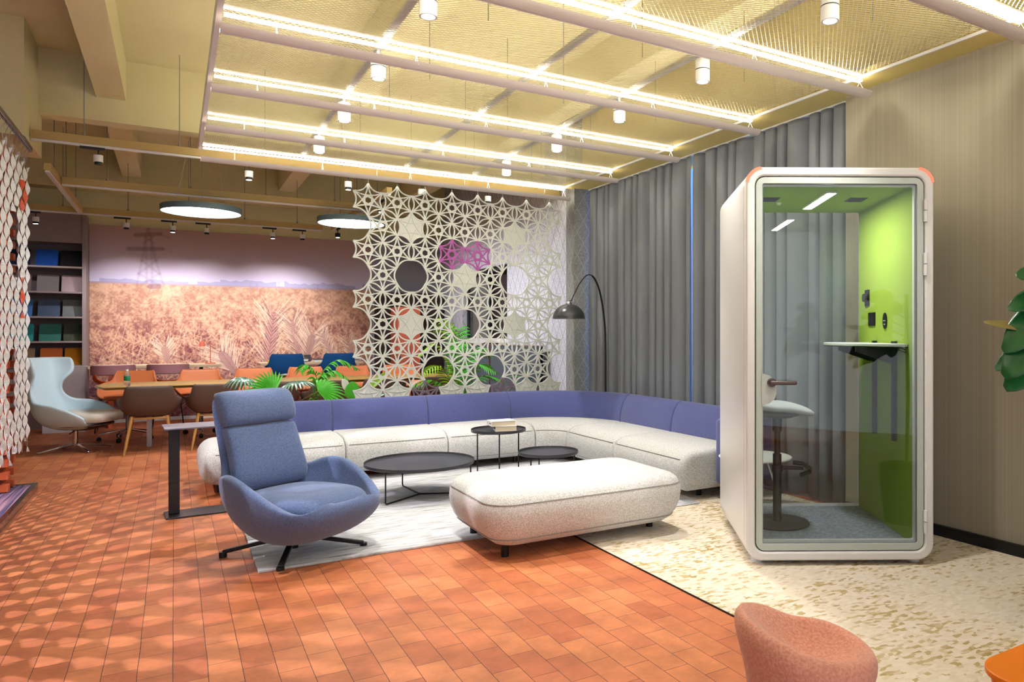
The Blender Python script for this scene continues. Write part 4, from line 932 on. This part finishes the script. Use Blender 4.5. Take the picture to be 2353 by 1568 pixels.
for x, nm in ((1.115,'left'),(2.15,'middle'),(2.92,'right')):
    t = thing('spot_track', f'white track above the ceiling mesh, {nm} one of three', 'lighting track', (x,0,0), 0, 'tracks over the mesh'); B().box(-0.022,0.022,1.2,7.98,3.172,3.196).build('rail', M['white'], t)
def downlight(x, y, label, on=True):
    t = thing('cylinder_downlight', label, 'ceiling spotlight', (x,y,2.985), 0, 'white cylinder spotlights under the mesh')
    B().lathe([(0.0,0.012),(0.034,0.012),(0.036,0.0),(0.046,0.0),(0.047,0.004),(0.047,0.075),(0.0445,0.076),(0.0445,0.080),(0.047,0.081),(0.047,0.14),(0.044,0.144),(0,0.144)], n=32).build('housing', M['white'], t)
    B().lathe([(0.0,0.006),(0.033,0.006),(0.033,0.008),(0,0.008)], n=24).build('lens', M['lens'], t)
    B().lathe([(0.0448,0.0745),(0.0474,0.0755),(0.0474,0.0805),(0.0448,0.0815)], n=32).build('shadow_gap', M['dkgrey'], t)
    B().cyl((0,0,0.144),(0,0,0.187),0.010,n=12).build('stem', M['white'], t)
    spot_light(t, (0,0,-0.004), SPOT_W, 1.5, 0.8)
rown = ['nearest','second nearest','third nearest','farthest']
for i, y in enumerate((3.72,4.80,5.90,7.04)): downlight(1.115, y, f'white cylinder spotlight on the left track, {rown[i]}')
rown = ['nearest','second nearest','third','fourth','farthest']
for i, y in enumerate((2.66,3.74,4.78,5.86,7.02)): downlight(2.92, y, f'white cylinder spotlight on the right track, {rown[i]}')

# ---- track spots on the ochre bars
def tracklight(x, y, label, on, tilt=(0,0,-1), energy=0, grp='track spotlights on the ochre bars', z=2.933):
    t = thing('track_light', label, 'track spotlight', (x,y,z), 0, grp)
    B().box(-0.14,0.05,-0.014,0.014,-0.022,0.0).build('adapter', M['blackp'], t)
    B().cyl((0,0,-0.075),(0,0,-0.02),0.006,n=8).build('stem', M['blackp'], t)
    B().cyl((0,0,-0.135),(0,0,-0.072),0.038,n=24).build('housing', M['white'], t)
    B().cyl((0,0,-0.160),(0,0,-0.135),0.030,n=24).build('snoot', M['blackp'], t)
    if on: B().lathe([(0,-0.0015),(0.026,-0.0015),(0.026,0),(0,0)], (0,0,-0.161), 20).build('lens', M['lens'], t)
    if energy: spot_light(t, (0,0,-0.165), energy, 1.3, 0.8, (0.97,0.97,1.0), 0.03, tilt)
for i, (x, on, e) in enumerate(((-0.548,False,0),(0.595,True,60),(1.478,True,0),(2.211,False,0),(2.95,True,0))):
    tracklight(x*1.096, 8.35, 'track spotlight on the nearest ochre bar, '+['at its far left end','lit, left of the round disc lamps','lit, just left of the star screen','behind the top of the star screen','behind the right half of the star screen'][i], on, (0.05,0.6,-1.0), e, z=3.083)
for i, (x, on, e) in enumerate(((-1.526,True,25),(-0.556,False,75),(-0.016,True,75),(0.399,False,70),(1.259,True,75),(1.669,False,70))):
    tracklight(x, 12.04, 'small track spotlight on the farthest bar, '+['above the sample shelves','dark, left of the pylon top','lit, right of the pylon','dark, under the left disc lamp','lit, between the two disc lamps','dark, left of the right disc lamp'][i], on, (0.0,0.88,-0.90), e*0.95, 'track spotlights in front of the mural')
for y in (8.9,10.3,11.6):  # middle and farthest lamps are added to brighten the dim hall wall
    t = thing('track_light', 'track spotlight on the lengthwise bar, '+{8.9:'nearest the back of the star screen',10.3:'middle one, added to brighten the patterned wall',11.6:'farthest, added to brighten the patterned wall'}[y], 'track spotlight', (2.1,y,2.933), PI/2, 'track spotlights aimed at the patterned wall')
    B().box(-0.14,0.05,-0.014,0.014,-0.022,0.0).build('adapter', M['blackp'], t); B().cyl((0,0,-0.075),(0,0,-0.02),0.006,n=8).build('stem', M['blackp'], t)
    B().cyl((0,0,-0.135),(0,0,-0.072),0.038,n=24).build('housing', M['blackp'], t); B().lathe([(0,-0.0015),(0.026,-0.0015),(0.026,0),(0,0)], (0,0,-0.137), 20).build('lens', M['lens'], t)
    spot_light(t, (0,0,-0.142), 85, 1.7, 0.9, (0.93,0.93,1.0), 0.03, (0.0,-1.0,-0.75))
# disc lamps
for x, y, z, lb in ((0.265,9.49,2.71,'left round white disc lamp hanging over the dining table'),(1.91,9.65,2.735,'right round white disc lamp, partly behind the star screen')):
    t = thing('disc_lamp', lb, 'pendant lamp', (x,y,z), 0, 'round disc pendants')
    B().lathe([(0.0,0.065),(0.40,0.065),(0.402,0.06),(0.402,0.0),(0.392,0.0),(0.392,0.008),(0,0.008)], n=64).build('rim', M['greyblue_rim'], t)
    B().lathe([(0.0,0.003),(0.391,0.003),(0.391,0.007),(0,0.007)], n=64).build('diffuser', M['panel_led'], t)
    for a in (0.5,2.6,4.7): B().tube([(0.3*math.cos(a),0.3*math.sin(a),0.065),(0.02*math.cos(a),0.02*math.sin(a),4.08-z)],0.0015,4).build('wire', M['steel'], t)

# ================================================================== STAR SCREEN
SY, SX0 = 8.10, 1.775; PIT = 0.3085; RT = PIT/math.sqrt(3)
def star_tile(solid, w=0.0138):
    b = B(); V = [(RT*math.cos(math.radians(90+60*k)), RT*math.sin(math.radians(90+60*k))) for k in range(6)]
    def arc(p, q, mid, n=6): return [((1-t)**2*p[0]+2*t*(1-t)*mid[0]+t*t*q[0], (1-t)**2*p[1]+2*t*(1-t)*mid[1]+t*t*q[1]) for t in [i/n for i in range(n+1)]]
    outline = []
    def rib(pts, ww, d0, d1):
        n = len(pts); L_ = []; R_ = []
        for i, p in enumerate(pts):
            a = pts[max(0,i-1)]; c = pts[min(n-1,i+1)]; dx, dz = c[0]-a[0], c[1]-a[1]; l = math.hypot(dx,dz); nx_, nz_ = -dz/l, dx/l
            L_.append((p[0]+nx_*ww/2, p[1]+nz_*ww/2)); R_.append((p[0]-nx_*ww/2, p[1]-nz_*ww/2))
        b.grid([[(x,d0,z) for x,z in L_],[(x,d1,z) for x,z in L_],[(x,d1,z) for x,z in R_],[(x,d0,z) for x,z in R_],[(x,d0,z) for x,z in L_]])
    for k in range(6):
        p, q = V[k], V[(k+1)%6]; mx, mz = (p[0]+q[0])/2, (p[1]+q[1])/2; a = arc(p,q,(mx*0.60,mz*0.60)); outline += a[:-1]; rib(a, w, -0.010, 0.010)
        q = V[(k+2)%6]; mx, mz = (p[0]+q[0])/2, (p[1]+q[1])/2; rib(arc(p,q,(mx*(0.16 if not solid else 0.16),mz*0.16),8), w*(1.0 if not solid else 0.5), -0.008 if not solid else -0.009, 0.007)
    if solid: b.prism(outline, -0.003, 0.003, lambda a_,b_,t_:(a_,t_,b_))
    else:
        for k in range(6):   # flat ring round the hexagonal hole
            a0, a1 = math.radians(30+60*k), math.radians(90+60*k); P2 = lambda r_, a_: (r_*RT*math.cos(a_), r_*RT*math.sin(a_))
            b.prism([P2(0.19,a0), P2(0.33,a0), P2(0.33,a1), P2(0.19,a1)], -0.005, 0.004, lambda x_,z_,t_:(x_,t_,z_))
    return b
t = thing('star_screen', 'hanging white openwork screen of interlocked six-point star tiles', 'room divider', (SX0,SY,2.785), 0)
me_open = star_tile(False).mesh('star_tile', M['offwhite'], smooth=False); me_solid = star_tile(True).mesh('star_tile', M['offwhite'], smooth=False)
me_pink = star_tile(False).mesh('star_tile', M['pinkviolet'], smooth=False); me_grey = star_tile(False).mesh('star_tile', M['violetgrey'], smooth=False)
grid_ = ['oooooooo','osooos o'.replace(' ','')+'','oooppooo','oHosoHo','oooooooo','osoHoso','oooooooo','ooHoHoo','ssgssgss']
grid_[1] = 'osoooso'; grid_[2] = 'ooopqooo'
for r_, row in enumerate(grid_):
    for c_, ch_ in enumerate(row):
        if ch_ == 'H': continue
        me_ = {'o':me_open,'s':me_solid,'p':me_pink,'q':me_pink,'g':me_grey}[ch_]
        o = bpy.data.objects.new('star_tile', me_); COL.objects.link(o); o.parent = t; o.location = ((c_+(0.5 if r_ % 2 else 0))*PIT, 0, -r_*PIT*math.sqrt(3)/2)
        if ch_ == 's': o['label'] = 'solid white star tile'
        if ch_ in 'pq': o['label'] = 'magenta star tile'
        if ch_ == 'g': o['label'] = 'violet grey star tile'
for c_ in range(8): B().cyl((c_*PIT,0,RT),(c_*PIT,0,RT+0.06),0.0025,n=6).lathe([(0.008,0),(0.008,0.006)],(c_*PIT,0,RT+0.012),8).build('hook', M['steel'], t)
B().box(-0.05,7*PIT+0.05,-0.008,0.008,RT+0.06,RT+0.075).build('hanging_rail', M['white'], t)
for c_ in (0.3,3.5,6.8): B().cyl((c_*PIT,0,RT+0.075),(c_*PIT,0,0.365),0.002,n=5).build('hanger_wire', M['steel'], t)

# ================================================================== FOLDED SCREEN AT LEFT
def folded_screen():
    t = thing('cutout_screen', 'hanging white folded and slit sheet screen at the left edge', 'room divider', (-1.10,0,0))
    a_, P_ = 0.135, 0.195; yend = 8.36; ncol = 34; ztop = 2.87; white = B(); acc = [B(), B()]; dz_ = P_/12
    rng = random.Random(5)
    holes = ((7.66,2.10,0.16,0.30),(6.75,1.55,0.2,0.26),(7.52,0.95,0.15,0.28),(6.0,2.2,0.2,0.25))
    accs = ((7.93,8.11,2.40,2.66),(7.86,8.04,1.48,1.82))
    def slit(k, z):   # half width of the slit between column k-1 and k at height z
        u = (z/P_ + 0.5*(k % 2)) % 1.0; u = abs(u-0.5)*2; return 0.0022 if u < 0.16 else 0.28*a_*math.sin(PI*(u-0.16)/1.68)**0.8
    for k in range(ncol):
        yc = yend-0.06-a_*(k+0.5); zb = 0.30+0.07*((k*5) % 3)/2+(0.04 if k % 2 else 0); zt = ztop-(0.0 if k % 2 else 0.05)
        n = int((zt-zb)/dz_)
        for i in range(n):
            q = []
            zs = (zb+(zt-zb)*i/n, zb+(zt-zb)*(i+1)/n)
            for z in zs:
                tap = min(1.0, (z-zb)/0.11+0.04, (zt-z)/0.09+0.06)
                yl = (yc-a_/2+slit(k+1,z)); yr = (yc+a_/2-slit(k,z)); c = (yl+yr)/2; yl = c+(yl-c)*tap; yr = c+(yr-c)*tap
                ph = 2*PI*z/P_+PI*(k % 2)
                q.append([(0.010*math.cos(ph), yl, z), (-0.014*math.cos(ph), yl*0.5+yr*0.5, z), (-0.010*math.cos(ph), yr, z)])
            zc = sum(zs)/2
            if any(((yc-h[0])/h[2])**2+((zc-h[1])/h[3])**2 < 1 for h in holes): continue
            tgt = white
            for m_, ac in enumerate(accs):
                if ac[0] < yc < ac[1] and ac[2] < zc < ac[3]: tgt = acc[m_]
            tgt.grid(q)
    white.build('sheet', M['screen_white'], t, smooth=False, solid=0.002)
    for a2 in acc:
        if a2.v: o2 = a2.build('accent_sheet', M['red_orange'], t, smooth=False, solid=0.002); o2['label'] = 'orange folded insert'
    B().box(-0.014,0.014,3.6,8.40,2.985,3.03).build('rail', M['steel'], t, bevel=0.006)
    for k in range(0, ncol):
        y = yend-0.06-a_*(k+0.5); B().tube([(0,y,2.985),(0.012,y,2.955),(0.0,y,2.925),(-0.008,y,2.90),(0,y,2.86 if k % 2 else 2.81)],0.0022,5).build('hook', M['steel'], t)
    for y in (8.1,6.9,5.7): B().cyl((0,y,3.03),(0,y,3.06 if y > 8.06 else 4.08),0.003,n=6).build('hanger_wire', M['steel'], t)
folded_screen()
# platform and slat column behind it
o = thing('display_platform', 'low display platform with striped carpet and polished metal edge', 'platform', (0,0,0))
B().box(-3.4,-1.03,3.6,7.95,0.002,0.055).build('carpet_top', M['stripe'], o); B().box(-1.03,-0.995,3.6,7.985,0.0,0.062).box(-3.4,-1.03,7.95,7.985,0.0,0.062).build('metal_edge', M['kerb'], o, bevel=0.003)
t = thing('slat_column', 'column of stacked orange and brown wooden slats behind the folded screen', 'column', (-1.502,7.985,0.063))
sl1 = B().box(-0.36,0.36,-0.36,-0.27,0,0.056).mesh('slat', M['slatwood'], smooth=False); sl2 = B().box(-0.36,0.36,-0.12,-0.03,0,0.056).mesh('slat', M['slatwood'], smooth=False)
sl3 = B().box(0.24,0.31,-0.33,-0.05,0,0.044).mesh('slat', M['slatdark'], smooth=False); sl4 = B().box(-0.31,-0.24,-0.33,-0.05,0,0.044).mesh('slat', M['slatdark'], smooth=False)
z = 0.0
while z < 2.75:
    for me_ in (sl1, sl2): o = bpy.data.objects.new('slat', me_); COL.objects.link(o); o.parent = t; o.location = (0,0,z)
    z += 0.056
    if z < 2.75:
        for me_ in (sl3,): o = bpy.data.objects.new('slat', me_); COL.objects.link(o); o.parent = t; o.location = (0,0,z)
    z += 0.044
# a second bigger lit spot behind the left screen throws its pattern on the bricks
tt = thing('track_light', 'track spotlight beyond the left edge, behind the folded screen', 'track spotlight', (-2.2,5.0,3.7)); B().cyl((0,0,-0.03),(0,0,0.12),0.045,n=24).cyl((0,0,0.12),(0,0,0.38),0.01,n=8).build('housing', M['white'], tt)
spot_light(tt, (0.03,0,-0.05), 270, 1.55, 0.6, (0.96,0.90,1.0), 0.015, (0.50,0.08,-1.0))

# ================================================================== PLANTS
def blade(b, p, d, side, L_, w, droop, n=6, fold=0.25, mi=0):
    p = Vector(p); d = Vector(d).normalized(); side = Vector(side).normalized(); up = side.cross(d).normalized()
    if up.z < 0: up = -up
    rows = []
    for i in range(n+1):
        t_ = i/n; c = p+d*L_*t_-Vector((0,0,1))*droop*L_*t_*t_; ww = w*math.sin(PI*min(1,(0.08+t_*0.92)))**0.75*(1-0.25*t_)+0.0006
        rows.append([tuple(c-side*ww/2+up*ww*fold), tuple(c), tuple(c+side*ww/2+up*ww*fold)])
    b.grid(rows, mi)
def fan_leaf(b, c, axis, nrm, R_, n=16, spread=150, droop=0.35, w=0.03):
    c = Vector(c); ax = Vector(axis).normalized(); nm = Vector(nrm).normalized(); sd = ax.cross(nm).normalized()
    for k in range(n):
        a = math.radians(-spread/2+spread*k/(n-1)); d = ax*math.cos(a)+sd*math.sin(a); s_ = -ax*math.sin(a)+sd*math.cos(a)
        blade(b, c, d, s_, R_*(0.9+0.1*math.cos(a)), w, droop)
def feather_leaf(b, pts, n=16, L_=0.16, w=0.018, droop=0.5):
    sp = smoothpts(pts, 8); m_ = len(sp); b.tube(sp, 0.004, 5, mi=1)
    for k in range(n):
        i = int((0.18+0.8*k/n)*(m_-1)); p = sp[i]; d = (sp[min(i+1,m_-1)]-sp[max(i-1,0)]).normalized(); sd = d.cross(Vector((0,0,1))).normalized(); f = math.sin(PI*(0.2+0.75*k/n))
        for s_ in (-1,1): dd = (sd*s_*0.8+d*0.75+Vector((0,0,0.12))); blade(b, p, dd, d, L_*f, w, droop)
def pot(t, r, h, m='pot'):
    B().lathe([(0,0),(r*0.8,0),(r,h),(r*0.93,h),(r*0.92,h-0.03),(0,h-0.03)], n=32).build('pot', M[m], t); B().lathe([(0,h-0.035),(r*0.92,h-0.035),(r*0.92,h-0.028),(0,h-0.028)], n=24).build('soil', M['soil'], t)
# low planter of fan palms behind the sofa
t = thing('fan_palm', 'fan palm with round pleated leaves rising behind the left sofa backrest', 'plant', (0.95,8.35,0)); pot(t, 0.19, 0.38)
LF = [((-0.33,0.02,0.89),(-0.2,-0.5,0.15),(0,-0.4,1),0.24,30,320,0.7,'leaf_pale'),((0.13,-0.08,0.84),(0.1,-0.5,0.1),(0,-0.5,1),0.24,30,320,0.45,'leaf_pale'),((-0.08,-0.12,0.74),(-0.75,-0.2,0.55),(0,-0.9,0.4),0.32,20,160,0.25,'leaf'),((0.36,-0.05,0.73),(0.8,-0.1,0.4),(0,-0.8,0.6),0.30,14,140,0.45,'leaf')]
for c_, ax_, nm_, R_, n_, sprd, dr, mm in LF:
    b = B(); fan_leaf(b, c_, ax_, nm_, R_, n_, sprd, dr, 0.034); b.build('leaf', M[mm], t, solid=0)
    B().tube(smoothpts([(0,0,0.35),(c_[0]*0.4,c_[1]*0.4,0.6),c_],3),0.005,6).build('stem', M['stem'], t)
t = thing('feather_palm', 'upright green palm with two drooping feathered fronds behind the sofa', 'plant', (1.30,8.55,0)); pot(t, 0.14, 0.34)
for pts in ([(0,0,0.33),(0.05,0,0.7),(0.10,0,0.93),(0.26,-0.02,1.05),(0.48,-0.04,0.93)],[(0,0,0.33),(0.02,0,0.7),(0.06,-0.03,0.86),(0.2,-0.06,0.93),(0.36,-0.1,0.82)],[(0,0,0.33),(0.0,0,0.65),(0.02,-0.02,0.88),(-0.08,-0.05,1.0),(-0.16,-0.1,0.93)]):
    b = B(); feather_leaf(b, pts, 17, 0.19, 0.026, 0.75); b.build('frond', [M['leaf'],M['stem']], t)
def oval_leaf(b, p, d, nrm, L_, W_, droop=0.2, cup=0.15, wav=0.0, n=9):
    p = Vector(p); d = Vector(d).normalized(); nm = Vector(nrm).normalized(); sd = d.cross(nm).normalized(); nm = sd.cross(d)
    rows = []
    for i in range(n+1):
        t_ = i/n; c = p+d*L_*t_-Vector((0,0,1))*droop*L_*t_*t_; ww = W_/2*(math.sin(PI*(0.03+0.95*t_)**0.85))**0.6; r_ = []
        for j in range(-4,5):
            q = j/4; r_.append(tuple(c+sd*ww*q+nm*(cup*ww*abs(q)**1.5+wav*ww*math.sin(t_*14+q*2)*abs(q))))
        rows.append(r_)
    b.grid(rows)
t = thing('banana_plant', 'banana plant with one pale folded leaf at the star screen corner', 'plant', (1.72,8.6,0)); pot(t, 0.15, 0.32)
b = B(); oval_leaf(b, (-0.06,-0.2,0.62), (0.05,-0.1,1), (0.1,-1,0.2), 0.22, 0.17, 0.1, 0.3); b.build('leaf', M['leaf'], t, solid=0.001)
b = B(); oval_leaf(b, (-0.10,-0.21,0.72), (-0.35,-0.1,0.8), (0.4,-1,0.4), 0.14, 0.10, 0.0, 0.2); b.build('leaf', M['paper'], t, solid=0.001)
b = B(); oval_leaf(b, (0.1,-0.1,0.66), (0.5,-0.1,0.6), (-0.5,-0.8,0.6), 0.45, 0.10, 0.2, 0.3); b.build('leaf', M['leaf_yellow'], t, solid=0.001)
b = B(); oval_leaf(b, (0.05,-0.15,0.60), (0.6,-0.2,0.3), (-0.2,-0.6,0.8), 0.30, 0.13, 0.2, 0.2); b.build('leaf', M['leaf_pale'], t, solid=0.001)
for e in ((-0.06,-0.2,0.63),(0.1,-0.1,0.67),(0.05,-0.15,0.61)): B().tube([(0,0,0.3),e],0.006,6).build('stem', M['stem'], t)
t = thing('kentia_palm', 'tall potted palm seen through the middle of the star screen', 'plant', (3.13,9.15,0)); pot(t, 0.22, 0.45)
for k, (a, rr, hh) in enumerate(((2.9,0.5,1.15),(3.6,0.62,0.9),(0.2,0.5,1.1),(1.2,0.35,1.35),(5.5,0.55,0.9),(4.4,0.45,1.2),(2.1,0.35,1.45),(0.0,0.65,0.75),(3.2,0.65,0.72))):
    ca, sa = math.cos(a), math.sin(a)
    b = B(); feather_leaf(b, [(0,0,0.4),(ca*0.06,sa*0.06,hh*0.7),(ca*rr*0.5,sa*rr*0.5,hh*1.03),(ca*rr,sa*rr,hh*0.93)], 18, 0.26, 0.03, 0.5); b.build('frond', [M['leaf_yellow'] if k in (0,1,6) else M['leaf'],M['stem']], t)
t = thing('rubber_plant', 'dark broad-leaved plant behind the lower right of the star screen', 'plant', (3.86,8.62,0)); pot(t, 0.16, 0.36)
rng = random.Random(3)
for k in range(12):
    a = 2.4*k; z = 0.5+0.03*k; b = B(); oval_leaf(b, (0.03*math.cos(a),0.03*math.sin(a),z), (math.cos(a),math.sin(a),0.35), (0,0,1), 0.24, 0.11, 0.3, 0.1); b.build('leaf', M['leaf_dark'] if k % 3 else M['leaf'], t, solid=0.001)
B().cyl((0,0,0.33),(0,0,0.86),0.008,n=8).build('stem', M['stem'], t)
t = thing('fiddle_leaf_fig', 'fiddle-leaf fig with glossy leaves at the right edge', 'plant', (3.45,1.68,0.006)); pot(t, 0.19, 0.40)
B().tube([(0,0,0.35),(0.01,0.0,0.9),(0.0,0.02,1.62)],0.013,8).build('trunk', M['slatdark'], t)
a = math.radians(YAW); rt = Vector((math.cos(a),-math.sin(a),0)); tc_ = -Vector((math.sin(a),math.cos(a),0))
for k, (z, l_, w_, dr, o_, zo) in enumerate(((1.58,0.17,0.11,0.2,0.0,0.35),(1.50,0.19,0.12,0.3,0.0,0.1),(1.43,0.23,0.17,0.5,0.15,-0.1),(1.37,0.26,0.19,0.5,0.3,-0.2),(1.36,0.28,0.05,-0.05,0.0,0.05),(1.30,0.22,0.13,0.35,-0.2,-0.1),(1.27,0.18,0.11,0.2,0.3,-0.2),(1.25,0.23,0.17,0.45,0.2,-0.1),(1.52,0.24,0.15,0.3,1.3,0.2),(1.30,0.24,0.16,0.4,-1.5,0.0))):
    d = -rt+tc_*o_+Vector((0,0,zo)); b = B(); pz_ = Vector((0,0,z))-rt*(0.10 if abs(o_) < 0.5 else 0.03); B().tube([(0,0,z-0.05),tuple(pz_+d.normalized()*0.01)],0.004,5).build('leaf_stalk', M['stem'], t); oval_leaf(b, tuple(pz_), d, tc_*0.9+Vector((0,0,0.7)), l_*1.2, w_*1.15, dr, 0.1, 0.08); b.build('leaf', M['leaf_dark'] if k != 4 else mat('olive_brown_leaf', C(128,112,56), 0.45), t, solid=0.001)

# ================================================================== HALL BEYOND THE SCREEN
for i, (y0_, y1_) in enumerate(((8.67,10.45),(10.47,12.25))):
    t = thing('partition_screen', ['grey fabric partition nearest the patterned column','grey fabric partition below the dark pass-through window'][i], 'partition', (4.10,0,0), 0, 'grey low partitions')
    B().box(-0.02,0.02,y0_,y1_,0.02,1.165).build('panel', M['greypanel'], t); B().box(-0.025,0.025,y0_,y1_,1.165,1.185).box(-0.025,0.025,y0_,y0_+0.02,0,1.165).box(-0.025,0.025,y1_-0.02,y1_,0,1.165).build('frame', M['steel'], t)
t = thing('tall_locker', 'coral tall locker seen through the left part of the star screen', 'cabinet', (3.42,12.75,0)); B().box(-0.19,0.19,-0.25,0.25,0.0,1.80).build('body', M['coral'], t, bevel=0.004); B().box(-0.17,-0.15,-0.262,-0.25,0.9,1.1).build('handle', M['dkgrey'], t)
t = thing('dark_cupboard', 'dark brown cupboard behind the coral locker', 'cabinet', (3.62,13.15,0)); B().box(-0.6,0.55,-0.13,0.14,0.0,2.07).build('body', M['darkroom'], t, bevel=0.004); B().box(-0.6,0.55,-0.135,-0.13,1.78,1.80).build('glass_rail', M['white'], t)
